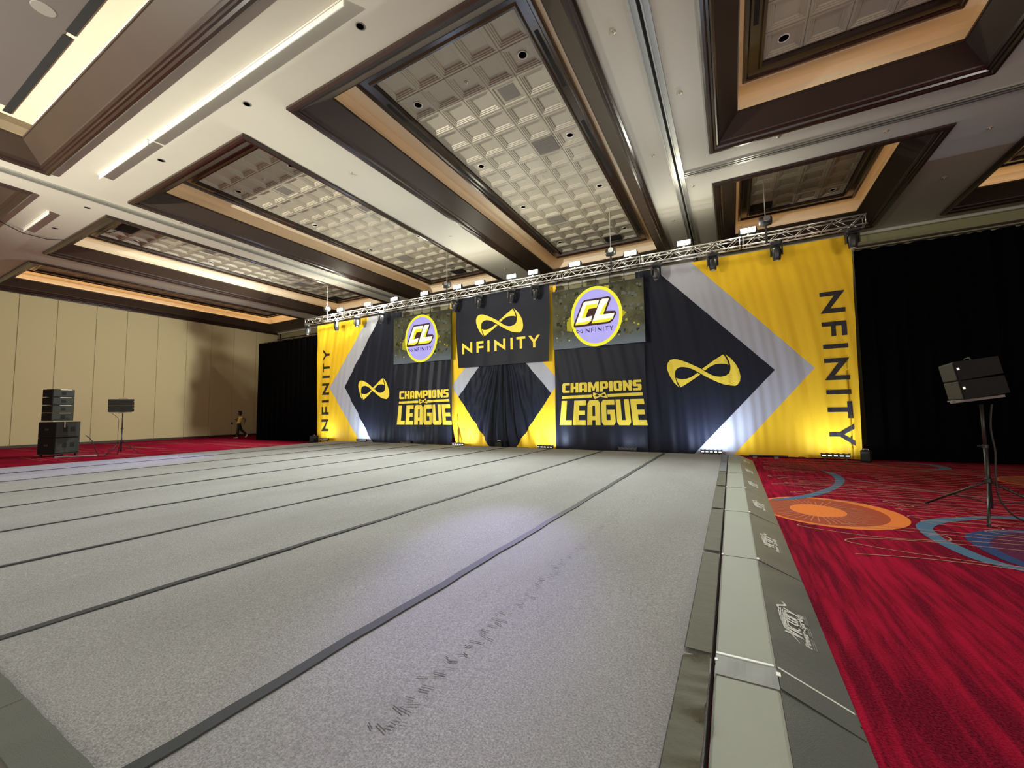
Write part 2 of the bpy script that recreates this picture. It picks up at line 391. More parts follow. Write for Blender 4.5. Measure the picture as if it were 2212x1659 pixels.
for key, c in COF.items():
    o = c['o']; t = c['t']
    cof = rings('coffer', o, [(-.07, 0), (-.07, -.05), (-.03, -.085), (.02, -.085), (.05, -.05), (.085, -.05), (.10, -.015), (.13, -.01), (.16, .03)], m_wood, ceiling)
    cof['label'] = 'dark moulded edge of ' + COFNAME[key]
    rings('coffer_band', o, [(.16, .03), (.17, .055), (.53, .37), (.55, .37), (.55, .42), (.47, .42), (.47, .33), (.20, .33)], m_band, cof)
    rings('cove', o, [(.20, .33), (.20, .62), (.26, .78), (.40, .85), (.84, .85)], m_cove, cof)
    b = MB()                                    # the lamp strip lying in the trough
    for x0, x1, y0, y1 in ((o[0]+.27, o[0]+.34, o[2]+.5, o[3]-.5), (o[1]-.34, o[1]-.27, o[2]+.5, o[3]-.5), (o[0]+.5, o[1]-.5, o[2]+.27, o[2]+.34), (o[0]+.5, o[1]-.5, o[3]-.34, o[3]-.27)):
        z = ZC+.36; b.add([(x0, y0, z), (x1, y0, z), (x1, y1, z), (x0, y1, z)], [(0, 1, 2, 3)])
    b.build('cove_lamp', m_strips[key], cof)
    if t:
        dx, dy = t[0]-o[0], t[2]-o[2]; dy2 = o[3]-t[3]
        yy = min(dy, dy2)
        # frame between cove and tiles, built from the tile rectangle outwards so the mitres stay square
        rect = t
        prof = [(-.36, .87), (-.36, .775), (-.33, .745), (-.28, .745), (-.25, .785), (-.08, .785), (-.05, .745), (-.01, .745), (.0, .80), (.0, .87)]
        rings('inner_frame', rect, prof, m_wood, cof)
        b = MB(); b.add([(t[0], t[2], ZT+.07), (t[1], t[2], ZT+.07), (t[1], t[3], ZT+.07), (t[0], t[3], ZT+.07)], [(0, 1, 2, 3)]); b.build('tile_bed', m_tilebed, cof)
        # flat cream strip filling to the outer cove
        b = MB(); R0 = (o[0]+.3, o[1]-.3, o[2]+.3, o[3]-.3); R1 = (t[0]-.34, t[1]+.34, t[2]-.34, t[3]+.34); z = ZT+.004
        vs = [(R0[0], R0[2], z), (R0[1], R0[2], z), (R0[1], R0[3], z), (R0[0], R0[3], z), (R1[0], R1[2], z), (R1[1], R1[2], z), (R1[1], R1[3], z), (R1[0], R1[3], z)]
        b.add(vs, [(i, (i+1) % 4, 4+(i+1) % 4, 4+i) for i in range(4)]); b.build('cove_ceiling', m_cove, cof)
        nx, ny = c['n']; px_, py_ = (t[1]-t[0])/nx, (t[3]-t[2])/ny
        special = {}
        if key == 'A': special = {(3, 2): VENT_S, (3, 5): VENT_F, (1, 11): VENT_F}
        if key == 'B': special = {(2, 2): VENT_S, (4, 5): VENT_S, (1, 11): VENT_F}
        if key == 'C': special = {(2, 4): VENT_S, (1, 11): VENT_F}
        for i in range(nx):
            for j in range(ny):
                me = special.get((i, j), TILE)
                q = bpy.data.objects.new('ceiling_vent' if me is not TILE else 'tile', me); C.objects.link(q); q.parent = cof
                q.location = (t[0]+(i+.5)*px_, t[2]+(j+.5)*py_, ZT); q.scale = (px_/.685, py_/.685, 1)
        # linear air slots in the frame
        segs = [(4.9+1.6, 8.0), (9.2, 11.9), (13.8, 16.2)] if ny > 10 else ([(14.1, 16.2)] if key in 'EH' else [(6.6, 8.4)])
        for xx in (t[0]-.165, t[1]+.165):
            for y0, y1 in segs:
                b = MB(); b.box((xx, (y0+y1)/2, ZC+.787), (.085, y1-y0, .012)); b.build('air_slot', m_black, cof)
        if key in 'ABCKE':
            hx = {'A': -4.0, 'B': -11.9, 'C': -21.2, 'K': -27.0, 'E': 1.25}[key]
            b = MB(); b.box((hx, 16.55, ZT-.004), (.66, .50, .02)); b.box((hx, 16.55, ZT+.1), (.6, .44, .2)); b.build('ceiling_hatch', m_black, cof)
        if key == 'C':
            b = MB(); b.box((-19.72, 6.32, ZT-.004), (1.2, .5, .02)); b.build('ceiling_hatch', m_black, cof)
    else:
        b = MB(); z = ZT+.004; b.add([(o[0]+.3, o[2]+.3, z), (o[1]-.3, o[2]+.3, z), (o[1]-.3, o[3]-.3, z), (o[0]+.3, o[3]-.3, z)], [(0, 1, 2, 3)]); b.build('cove_ceiling', m_cove, cof)
        if key == 'G':
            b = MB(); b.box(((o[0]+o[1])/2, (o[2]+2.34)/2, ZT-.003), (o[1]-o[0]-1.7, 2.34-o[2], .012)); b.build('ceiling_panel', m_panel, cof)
            for x0, x1 in ((-14.55, -10.62), (-10.50, -6.5)):
                b = MB(); b.box(((x0+x1)/2, 2.39, ZT-.004), (x1-x0, .13, .02)); b.build('air_slot', m_black, cof)
            b = MB(); b.lathe([(.16, -.012), (.15, -.016), (.02, -.016)], (-10.25, 2.0, ZT), 20); b.build('ceiling_disc', m_vent, cof)

# light fins on the soffit (thin linear fixture, two lengths, and a short one)
def fin(x0, x1, y, label):
    e = empty('linear_ceiling_light', ((x0+x1)/2, y, ZC), label, 'ceiling light', 'linear fixtures on the near soffit')
    L = x1-x0
    b = MB(); b.box((0, 0, -.055), (L, .022, .11), ch=.004); b.build('housing', m_white, e)
    b = MB(); b.box((0, -.026, -.008), (L, .016, .012)); b.build('flange', m_white, e)
    return e
fin(-14.18, -11.40, 3.90, 'thin linear fixture on the near soffit, left length of the long pair')
fin(-11.34, -4.9, 3.90, 'thin linear fixture on the near soffit, longer right length of the pair')
fin(-20.40, -17.95, 3.88, 'short thin linear fixture on the soffit above the left speaker stack')

# downlights in the coffers
def downlight(x, y, label, z=ZT+.052, r=.105):
    e = empty('downlight', (x, y, z), label, 'downlight', 'round downlights in the coffers')
    b = MB(); b.lathe([(r, 0), (r, -.012), (r-.018, -.016), (r-.022, -.004)], (0, 0, 0), 20); b.build('trim_ring', m_white, e, True)
    b = MB(); b.lathe([(r-.022, -.004), (r-.05, -.0005), (.02, -.0005)], (0, 0, 0), 20); b.build('reflector', m_chrome, e, True)
    return e
for key, nm in (('A', 'the middle coffer'), ('B', 'the next coffer leftward'), ('C', 'the third coffer leftward')):
    t = COF[key]['t']
    for side, xx in (('left', t[0]+.3425), ('right', t[1]-.3425)):
        for k, (yy) in enumerate((6.96, 9.70, 12.44, 15.92)):
            downlight(xx, yy, 'round downlight in %s, %s row, %s from near end' % (nm, side, ORD[k]))
downlight(1.23, 9.12, 'large round recessed downlight in the dark top right coffer'); downlight(3.30, 16.55, 'round downlight in the short coffer above the right truss end')
def sprinkler(x, y, z, label, r=.045):
    e = empty('sprinkler_head', (x, y, z), label, 'sprinkler', 'small round sprinkler heads in the ceiling')
    b = MB(); b.lathe([(r, 0), (r, -.006), (r*.7, -.012), (r*.25, -.012)], (0, 0, 0), 14); b.build('escutcheon', m_chrome, e, True)
    b = MB(); b.lathe([(.012, -.012), (.010, -.035), (.022, -.038), (.022, -.042)], (0, 0, 0), 10); b.build('deflector', m_chrome, e)
    return e
for k, yy in enumerate((6.97, 11.05, 15.19)):
    sprinkler(-4.78, yy, ZT+.052, 'sprinkler head on the large middle coffer tiles, %s from near end' % ORD[k])
    sprinkler(-12.26, yy, ZT+.052, 'sprinkler head on the tiles left of the middle coffer, %s from near end' % ORD[k])
for k, (x, y) in enumerate([(-5.03, 4.32), (-8.35, 4.37), (-12.06, 4.38), (-16.73, 4.37), (-19.46, 4.36)]):
    e = empty('pinhole_light', (x, y, ZC), 'small dark pinhole light on the near soffit, %s from right' % ORD[k], 'downlight', 'pinhole lights along the near soffit')
    b = MB(); b.lathe([(.075, 0), (.075, -.006), (.06, -.010)], (0, 0, 0), 16); b.build('trim_ring', m_vent, e)
    b = MB(); b.lathe([(.058, -.0105), (.02, -.0105)], (0, 0, 0), 16); b.build('aperture', m_black, e)
for (x, y, lb) in [(-8.48, 7.06, 'between the two middle coffers, nearest camera'), (-8.56, 11.45, 'between the two middle coffers, shiny, halfway along'),
        (-8.50, 15.31, 'between the two middle coffers, close to the truss'), (-1.46, 6.44, 'left of the right track, nearest the camera'), (-1.44, 10.23, 'left of the right track, halfway'),
        (-1.42, 14.19, 'left of the right track, close to the truss'), (-.62, 8.40, 'right of the right track beside the dark coffer'), (-.67, 12.23, 'beside the corner where the two tracks meet'),
        (3.42, 11.95, 'right of the cross track above the short coffer'), (5.48, 12.99, 'on the dark soffit right of the short coffer'), (5.48, 15.26, 'bright one on the dark soffit above the black drape'),
        (1.26, 10.95, 'between the dark coffer and the cross track'), (-15.52, 6.18, 'right of the left track, nearest'), (-15.59, 10.21, 'right of the left track, second'), (-15.55, 14.15, 'right of the left track, close to the truss'),
        (-16.28, 8.16, 'left of the left track, nearest'), (-16.33, 12.20, 'left of the left track, second')]:
    sprinkler(x, y, ZC, 'sprinkler head ' + lb, .055)
# drooping cable on the left soffit
b = MB(); b.tube([(-21.3, 2.6, ZC-.02), (-20.08, 3.32, ZC-.05), (-20.62, 3.90, ZC-.08), (-20.74, 4.48, ZC-.05), (-20.37, 4.93, ZC+.0), (-20.3, 5.4, ZC+.6), (-20.6, 6.0, ZT-.12), (-20.0, 6.25, ZT)], .014, 6)
tag(b.build('ceiling_cable', m_rubber, None, True), 'thin dark cable drooping under the left soffit into the hatch of a coffer', 'cable')

# ------------------------------------------------------------------ carpet motifs (flat woven print on the floor)
def flat(name, pts, m, z, parent, closed=True):
    tri = tessellate_polygon([[Vector((x, y, 0)) for x, y in pts]])
    b = MB(); b.add([(x, y, z) for x, y in pts], [tuple(t) for t in tri]); return b.build(name, m, parent)
def spline(pts, n=8, closed=False):
    out = []; L = len(pts); rng = range(L if closed else L-1)
    for i in rng:
        p0, p1, p2, p3 = [pts[(i+k) % L] if closed else pts[max(0, min(L-1, i+k))] for k in (-1, 0, 1, 2)]
        for t in range(n):
            u = t/n
            out.append(tuple(.5*((2*p1[k]) + (-p0[k]+p2[k])*u + (2*p0[k]-5*p1[k]+4*p2[k]-p3[k])*u*u + (-p0[k]+3*p1[k]-3*p2[k]+p3[k])*u**3) for k in range(2)))
    if not closed: out.append(tuple(pts[-1]))
    return out
def ribbon(b, pts, wd, z):
    n = len(pts); vs = []
    for i, p in enumerate(pts):
        a = Vector(pts[min(i+1, n-1)]) - Vector(pts[max(i-1, 0)]); a = a.normalized() if a.length else Vector((1, 0))
        w_ = wd if isinstance(wd, float) else wd[0] + (wd[1]-wd[0])*math.sin(math.pi*i/(n-1))
        vs += [(p[0]-a.y*w_/2, p[1]+a.x*w_/2, z), (p[0]+a.y*w_/2, p[1]-a.x*w_/2, z)]
    b.add(vs, [(2*i, 2*i+1, 2*i+3, 2*i+2) for i in range(n-1)])
def ell(cx, cy, rx, ry, n=48): return [(cx+rx*math.cos(2*math.pi*i/n), cy+ry*math.sin(2*math.pi*i/n)) for i in range(n)]
def medallion(cx, cy, s, parent):
    b = MB(); o1, i1 = ell(cx+.11*s, cy+.03*s, .80*s, .92*s), ell(cx+.04*s, cy+.03*s, .69*s, .82*s); n = len(o1)
    flat('carpet_medallion_field', ell(cx+.04*s, cy+.03*s, .70*s, .83*s), m_orange2, .0012, parent)
    b.add([(x, y, .0022) for x, y in o1+i1], [(i, (i+1) % n, n+(i+1) % n, n+i) for i in range(n)]); b.build('carpet_medallion_ring', m_orange, parent)
    flat('carpet_medallion_disc', ell(cx, cy, .31*s, .38*s), m_orange, .0026, parent)
    b = MB()
    for i in range(44):
        a = 2*math.pi*(i+random.uniform(-.2, .2))/44; e = random.uniform(.55, .68)*s
        ribbon(b, [(cx+math.cos(a)*r_*.85+math.sin(a*7+r_*9)*.006, cy+math.sin(a)*r_) for r_ in [(.36*s)+(e*1.1-.36*s)*q/5 for q in range(6)]], .011, .0030)
    b.build('carpet_medallion_rays', m_line, parent)
medallion(.96, 6.87, 1.0, floor); medallion(4.9, 10.75, .95, floor); medallion(7.6, 6.2, 1.0, floor)
for side in (0,):
    o_ = spline([(1.68, 11.25), (1.87, 10.62), (1.83, 9.85), (1.55, 8.88), (1.13, 7.99), (.74, 7.51), (.47, 7.33)]); i_ = spline([(1.68, 11.20), (1.73, 10.60), (1.70, 9.95), (1.52, 9.15), (1.20, 8.42), (.86, 7.85), (.47, 7.40)])
    b = MB(); n = len(o_); b.add([(x, y, .0034) for x, y in o_+i_], [(k, k+1, n+k+1, n+k) for k in range(n-1)]); b.build('carpet_blue_arc', m_blue, floor)
    o_ = spline([(3.6, 7.6), (2.82, 7.40), (2.42, 7.14), (2.12, 6.93), (1.86, 6.56), (1.78, 6.20), (1.77, 5.83), (1.82, 5.43), (1.92, 5.20), (2.25, 4.95)]); i_ = spline([(3.6, 7.5), (2.80, 7.26), (2.42, 6.98), (2.15, 6.72), (1.96, 6.42), (1.91, 6.15), (1.90, 5.90), (1.95, 5.57), (2.02, 5.31), (2.25, 5.02)])
    b = MB(); n = len(o_); b.add([(x, y, .0034) for x, y in o_+i_], [(k, k+1, n+k+1, n+k) for k in range(n-1)]); b.build('carpet_blue_arc', m_blue, floor)
    flat('carpet_plum_field', spline([(2.50, 6.48), (2.28, 6.10), (2.18, 5.70), (2.22, 5.40), (2.8, 5.2), (3.1, 5.9), (2.95, 6.5)], 6, True), m_plum, .0016, floor)
    o_ = spline([(3.3, 6.75), (2.77, 6.72), (2.45, 6.56), (2.18, 6.28), (2.08, 6.0), (2.06, 5.6), (2.12, 5.25), (2.35, 5.02)]); i_ = spline([(3.3, 6.68), (2.72, 6.56), (2.45, 6.33), (2.26, 6.03), (2.20, 5.85), (2.19, 5.55), (2.24, 5.30), (2.38, 5.08)])
    b = MB(); n = len(o_); b.add([(x, y, .0030) for x, y in o_+i_], [(k, k+1, n+k+1, n+k) for k in range(n-1)]); b.build('carpet_navy_arc', m_blue2, floor)
b = MB(); ribbon(b, spline([(1.85, 10.35), (2.30, 9.60), (2.75, 9.16), (3.15, 8.85), (3.8, 8.5), (5.0, 8.2)]), (.02, .10), .0028)
ribbon(b, spline([(2.6, 13.2), (3.3, 12.2), (3.9, 11.6), (4.8, 11.2), (6.5, 11.0)]), (.02, .10), .0028); b.build('carpet_grey_arc', m_greyline, floor)
b = MB(); ribbon(b, spline([(3.6, 12.0), (4.1, 12.5), (4.05, 13.2), (3.6, 13.5)]), (.05, .20), .0032); b.build('carpet_blue_arc', m_blue, floor)
b = MB()
WL = .0155
for l in [[(.97, 5.01), (1.55, 5.12), (2.2, 5.10), (3.4, 5.0), (6, 4.9)],
          [(5.5, 5.22), (3.2, 5.25), (2.14, 5.20), (1.67, 5.22), (1.24, 5.30), (1.02, 5.40), (.985, 5.46), (1.04, 5.54), (1.21, 5.64), (1.75, 5.76), (2.39, 5.78), (5, 5.8)],
          [(.96, 6.08), (.70, 5.99), (.635, 5.95), (.66, 5.89), (.92, 5.80), (1.34, 5.74), (1.77, 5.83), (2.4, 6.0), (4.6, 6.2)],
          [(1.80, 6.05), (1.92, 6.10), (1.95, 5.96), (1.86, 5.84)], [(1.98, 7.80), (2.06, 7.62), (2.16, 7.66), (2.12, 7.80)], [(2.55, 6.85), (2.62, 6.70), (2.56, 6.60)]]:
    ribbon(b, spline(l), WL, .0040)
rl = random.Random(3)
y = 6.15
while y < 13.3:                               # long hairpin lines running across the carpet
    x0 = rl.choice([.60, .66, .75, .80, 1.05, 1.9, 2.4]); x1 = x0 + rl.uniform(2.5, 7)
    d = rl.uniform(.10, .22); w0 = rl.uniform(-.05, .05)
    if 6.1 < y < 7.8 and x0 < 1.2: x0 = 1.1 if rl.random() < .5 else 1.95
    pts = [(x1, y+w0), ((x0+x1)/2, y+rl.uniform(-.02, .02)), (x0+.35, y-.01), (x0+.05, y+d*.3), (x0, y+d*.5), (x0+.05, y+d*.75), (x0+.35, y+d+.01), ((x0+x1)/2, y+d+.03), (x1+1, y+d-w0)]
    ribbon(b, spline(pts, 6), WL, .0040); y += rl.uniform(.16, .30)
b.build('carpet_line_pattern', m_line, floor)
b = MB()
for k in range(34):
    y = rl.uniform(4.5, 12); x0 = rl.uniform(-30, -19); ribbon(b, spline([(x0+3, y), (x0+1, y+.05), (x0, y+.1), (x0+1, y+.2), (x0+3.5, y+.2)], 4), WL, .004)
b.build('carpet_line_pattern', m_line, floor)

# ------------------------------------------------------------------ cheer floor: carpeted mat rolls, seam tapes, border ramps
HM = .13; TAN = .0150
def mx_(x, y): return x + TAN*(y-.7)           # the mat lies a touch askew
SEAM = [-1.95, -3.775, -5.575, -7.30, -9.27, -11.13, -13.09, -15.03, -16.85]
EDGE0 = -.145
bounds = [EDGE0] + SEAM
YN = .64
def yfar(x): return 12.62 - .035*(x+.1)
for k in range(len(bounds)-1):
    xa, xb = bounds[k+1]+.0015, bounds[k]-.0015
    b = MB(); n = 26; cols = 6
    def P(u, v, z):
        x = xa + (xb-xa)*u; yy = YN + (yfar(x)-YN)*v
        xx = x if (k == 0 and u > .99) else mx_(x, yy)
        if k == 0 and u > .8: xx = x*(1) + TAN*(yy-.7)*(1-u)*5*.999
        return (xx, yy, z)
    zt = lambda u, v: HM + .0035*math.sin(v*19+k*2)*math.sin(u*7+k) - (.004 if u in (0, 1) else 0)
    vs = [P(i/cols, j/n, zt(i/cols, j/n)) for j in range(n+1) for i in range(cols+1)]
    fs = [(j*(cols+1)+i, j*(cols+1)+i+1, (j+1)*(cols+1)+i+1, (j+1)*(cols+1)+i) for j in range(n) for i in range(cols)]
    b.add(vs, fs)
    per = [(i, 0) for i in range(cols+1)] + [(cols, j) for j in range(1, n+1)] + [(i, n) for i in range(cols-1, -1, -1)] + [(0, j) for j in range(n-1, 0, -1)]
    vs = []
    for i, j in per: q = P(i/cols, j/n, 0); vs += [(q[0], q[1], zt(i/cols, j/n)), (q[0], q[1], .002)]
    L = len(per); b.add(vs, [(2*i, 2*((i+1) % L), 2*((i+1) % L)+1, 2*i+1) for i in range(L)])
    o = b.build('mat_roll', m_mat, None)
    tag(o, 'long grey carpeted mat strip, %s from the ramp on the right' % ORD[k] if k else 'grey carpeted cheer mat strip nearest the ramp, with a scuffed crease line', 'mat', 'carpeted strips of the cheer floor')
TW = [.070, .060, .040, .042, .048, .045, .045, .045]
for k, x in enumerate(SEAM[:-1]):
    b = MB(); n = 60; vs = []
    for j in range(n+1):
        yy = YN + (yfar(x)-YN)*j/n; wv = .006*math.sin(j*.9+k)+.004*math.sin(j*2.3); cx = mx_(x, yy)+wv; h = TW[k]/2
        z = HM+.0075
        vs += [(cx-h, yy, HM+.0005), (cx-h, yy, z), (cx+h, yy, z), (cx+h, yy, HM+.0005)]
    b.add(vs, [(4*j+q, 4*j+q+1, 4*j+5+q, 4*j+4+q) for j in range(n) for q in range(3)])
    tag(b.build('seam_tape', m_tape), 'dark velcro tape over the %s mat seam from the right hand ramp' % ORD[k], 'tape', 'velcro tapes over the mat seams')
# scuffed crease: small dark flecks in the pile
b = MB(); rs = random.Random(5)
for k in range(110):
    y = 1.25 + 3.9*(k/110)**1.25 + rs.uniform(-.02, .02); x = -1.29 + rs.gauss(0, .028); l = rs.uniform(.02, .07); a = rs.uniform(-.5, .5); w_ = rs.uniform(.002, .006)
    d = Vector((math.cos(a), -math.sin(a), 0))*l/2; q = Vector((d.y, -d.x, 0)).normalized()*w_/2; c_ = Vector((x, y, HM+.0060))
    b.add([c_-d-q, c_-d+q, c_+d+q, c_+d-q], [(0, 1, 2, 3)])
tag(b.build('scuff_marks', mat('scuff_dark', (.12, .12, .115), .95, spec=.05), None), 'scatter of small dark scuffs along the crease of the mat strip nearest the ramp', 'scuff marks', kind='stuff')

# border: flaps, light pad, dark ramp with print
YJ = [.28, 2.34, 4.03, 5.78, 7.50, 9.22, 10.94, 12.66]
XG, XT, XE = -.130, .135, .435
def quadgrid(b, f, nu, nv):
    vs = [f(i/nu, j/nv) for j in range(nv+1) for i in range(nu+1)]
    b.add(vs, [(j*(nu+1)+i, j*(nu+1)+i+1, (j+1)*(nu+1)+i+1, (j+1)*(nu+1)+i) for j in range(nv) for i in range(nu)])
STROKES_V = {  # white print of the pad maker: letters as strokes in a unit box (x right, y up)
 'V': [[(0, 1), (.5, 0), (1, 1)]], 'i': [[(.5, 0), (.5, .7)], [(.5, .88), (.5, 1)]], 'c': [[(1, .7), (.3, .7), (0, .5), (0, .2), (.3, 0), (1, 0)]],
 't': [[(.5, 1), (.5, .1), (1, 0)], [(0, .7), (1, .7)]], 'o': [[(.2, 0), (.8, 0), (1, .35), (.8, .7), (.2, .7), (0, .35), (.2, 0)]],
 'r': [[(0, 0), (0, .7)], [(0, .45), (.4, .7), (1, .65)]], 'y': [[(0, .7), (.5, .1)], [(1, .7), (.3, -.3), (0, -.3)]],
 'P': [[(0, 0), (0, 1), (.8, 1), (1, .75), (.8, .5), (0, .5)]], 'w': [[(0, .7), (.25, 0), (.5, .5), (.75, 0), (1, .7)]], 'e': [[(0, .35), (1, .35), (.8, .7), (.2, .7), (0, .4), (.2, 0), (.9, 0)]],
 'S': [[(1, .85), (.7, 1), (.2, 1), (0, .75), (.2, .55), (.8, .45), (1, .25), (.8, 0), (0, .1)]], 'p': [[(0, -.3), (0, .7), (.8, .7), (1, .35), (.8, 0), (0, 0)]],
 'n': [[(0, 0), (0, .7)], [(0, .5), (.5, .7), (1, .5), (1, 0)]], 'g': [[(1, .7), (.2, .7), (0, .35), (.2, 0), (1, 0)], [(1, .7), (1, -.2), (.2, -.3)]], '-': [[(.1, .35), (.9, .35)]]}
def stroke_text(b, s, x, y, h, wl, gap, sw, put):
    for ch in s:
        if ch == ' ': x += wl; continue
        ww = wl*(.35 if ch in 'i' else (1.3 if ch in 'Vw' else 1))
        for st in STROKES_V[ch]:
            pts = [(x+p[0]*ww, y+p[1]*h) for p in st]
            for p, q in zip(pts[:-1], pts[1:]):
                d = Vector(q)-Vector(p); l = d.length or 1; d /= l; nn = Vector((-d.y, d.x))*sw/2; e = d*sw*.4
                qs = [Vector(p)-nn-e, Vector(q)-nn+e, Vector(q)+nn+e, Vector(p)+nn-e]
                b.add([put(a.x, a.y) for a in qs], [(0, 1, 2, 3)])
        x += ww+gap
    return x
for k in range(len(YJ)-1):
    y0, y1 = YJ[k], YJ[k+1]
    near = 'nearest the camera' if k == 0 else '%s from camera' % ORD[k]
    e = empty('ramp_pad', (XT, (y0+y1)/2, 0), 'grey foam edge ramp beside the red carpet, ' + near, 'ramp', 'foam edge ramps along the right side of the mat')
    cx, cy = XT, (y0+y1)/2; hl = (y1-y0)/2 - .008
    b = MB()                                     # light flat top (solid)
    prof = [(XG-cx, .003), (XG-cx, HM-.012), (XG-cx+.012, HM), (-.012, HM), (0, HM-.004), (0, .003)]
    vs = [(x, -hl, z) for x, z in prof] + [(x, hl, z) for x, z in prof]; n = len(prof)
    b.add(vs, [(i, (i+1) % n, n+(i+1) % n, n+i) for i in range(n)] + [tuple(range(n)), tuple(range(n, 2*n))]); b.build('pad_top', m_vinyl, e)
    b = MB(); hw = XE-XT
    quadgrid(b, lambda u, v: (.001+hw*u, -hl+2*hl*v, .004+(HM-.006)*(1-u)+.003*math.sin(v*23+k)*math.sin(u*3.1)*(1 if 0 < u < 1 else 0)), 8, 24)
    b.add([(.001, -hl, .003), (hw, -hl, .003), (.001, -hl, HM-.002)], [(0, 1, 2)]); b.add([(.001, hl, .003), (hw, hl, .003), (.001, hl, HM-.002)], [(0, 1, 2)])
    b.build('pad_slope', m_vinyld, e)
    # joint cover flap and pale edging at the near end of each pad
    b = MB(); fl = .17 if k == 1 else .035
    if k == 1:
        quadgrid(b, lambda u, v: (XG-cx+.004+u*(cx-XG-.004), -hl-.115+fl*v, HM+.004+.003*math.sin(u*9)*math.sin(v*3)), 10, 4)
        b.build('joint_flap', m_flapg, e)
        b = MB(); sl = (HM)/hw
        quadgrid(b, lambda u, v: (.004+u*(hw-.01), -hl-.10+.16*v-.26*u*0, HM-.002-u*(HM-.006)+.006), 8, 3); b.build('joint_flap', m_vinyld, e)
        b = MB(); b.add([(XG-cx+.004, -hl+.062, HM+.0075), (-.01, -hl+.062, HM+.0075), (-.01, -hl+.078, HM+.0075), (XG-cx+.004, -hl+.078, HM+.0075)], [(0, 1, 2, 3)])
        b.add([(.006, -hl+.062, HM+.0055), (hw-.008, -hl+.062, .0105), (hw-.008, -hl+.076, .0105), (.006, -hl+.076, HM+.0055)], [(0, 1, 2, 3)])
        b.build('edge_piping', m_whiteprint, e)
    else:
        quadgrid(b, lambda u, v: (XG-cx+.004+u*(cx-XG-.004), -hl-.012+fl*v, HM+.0035), 4, 1); b.build('joint_flap', m_vinyl, e)
        b = MB(); quadgrid(b, lambda u, v: (.004+u*(hw-.01), -hl-.012+.03*v, HM-.004-u*(HM-.006)+.006), 6, 1); b.build('joint_flap', m_vinyld, e)
    b = MB(); b.box((.004, -hl+.01, HM+.003), (.018, .03, .006)); b.box((XG-cx+.006, -hl+.01, HM+.003), (.014, .02, .006)); b.build('velcro_tab', m_whiteprint, e)
    if k >= 1:                                   # print: read from the carpet side, text runs toward -y
        H = HM
        def put(u, v):                           # u along the text (toward the camera), v up (toward the mat)
            xx = .236 - v*.44; return (xx, -.36 + u, .0085+(H-.006)*(1-xx/hw))
        b = MB()
        # fan of parallel strokes forming the stylised Victory wordmark with a swoosh above
        stroke_text(b, 'Victory', .08, .165, .18, .038, .015, .018, put)
        stroke_text(b, 'Power-Spring', .03, .085, .055, .024, .011, .014, put)
        for q in range(5):
            a_ = [(.02+q*.016, .20+q*.018), (.12+q*.02, .345-q*.008), (.27+q*.02, .37-q*.018), (.40, .36-q*.028)]
            for p, r_ in zip(a_[:-1], a_[1:]):
                b.add([put(*p), put(*r_), put(r_[0], r_[1]+.009), put(p[0], p[1]+.009)], [(0, 1, 2, 3)])
        for q in range(6):
            u_ = .10+q*.055; b.add([put(u_, .145), put(u_+.008, .149), put(u_, .157), put(u_-.008, .149)], [(0, 1, 2, 3)])
        # swoosh
        sw = [(.36+.012*i, .335+.055*math.sin(i*.42)) for i in range(15)]
        for i in range(14):
            t_ = .030*math.sin(math.pi*(i+.5)/15)+.010
            b.add([put(sw[i][0], sw[i][1]), put(sw[i+1][0], sw[i+1][1]), put(sw[i+1][0], sw[i+1][1]-t_), put(sw[i][0], sw[i][1]-t_)], [(0, 1, 2, 3)])
        b.build('maker_print', m_whiteprint, e)
        b = MB()
        for q, (u0, u1) in enumerate(((.03, .16), (.18, .30), (.33, .46))):
            for r_ in range(2): b.add([put(u0, .045-r_*.022), put(u1, .045-r_*.022), put(u1, .058-r_*.022), put(u0, .058-r_*.022)], [(0, 1, 2, 3)])
        b.build('maker_small_print', m_greyprint, e)
    # velcro flap lying from the pad over the mat edge
    fy0, fy1 = (y0+.05, y1-.035); amp = .024 if k == 0 else (.005 if k < 3 else .0035)
    b = MB(); rk = random.Random(k+11); ph = [rk.uniform(0, 6) for _ in range(8)]
    def flapz(u, v):
        y = fy0+(fy1-fy0)*v
        wv = sum(math.sin(y*f_+ph[i]+u*2.2*math.sin(i+1))*g for i, (f_, g) in enumerate(((18, .5), (31, .35), (47, .25), (73, .15))))
        return HM+.011+amp*max(0, wv+.45)*(.35+.65*u if k == 0 else .5)
    quadgrid(b, lambda u, v: (-.272-cx+.124*u - (.012*(1-v) if k == 0 else 0), fy0+(fy1-fy0)*v-cy, flapz(u, v)), 6, 110 if k == 0 else 70)
    b.build('velcro_flap', m_flap if k < 5 else m_flapblue, e, True)
    b = MB(); b.tube([(-.275-cx-(.012 if k == 0 else 0), fy0-cy, HM+.009), (-.275-cx, fy1-cy, HM+.009)], .0028, 5); b.build('flap_hem', m_tape, e)
# near border: flap and light pad across the near end
for k in range(4):
    x1 = -1.05 - k*1.80; x0 = x1-1.80
    e = empty('ramp_pad', ((x0+x1)/2, .40, 0), 'foam edge pad across the near left mat end, %s from the right' % ORD[k], 'ramp', 'foam edge pads across the near end of the mat')
    cx = (x0+x1)/2
    b = MB(); b.box((0, -.02, HM/2), (x1-x0-.004, .262, HM-.004), ch=.008); b.build('pad_top', m_vinyl, e)
    b = MB(); quadgrid(b, lambda u, v: (x0-cx+(x1-x0-.001)*u, .098+.145*v, HM+.010+.003*math.sin(u*37+k)*math.sin(v*2)), 60, 5); b.build('velcro_flap', m_vinyld, e, True)

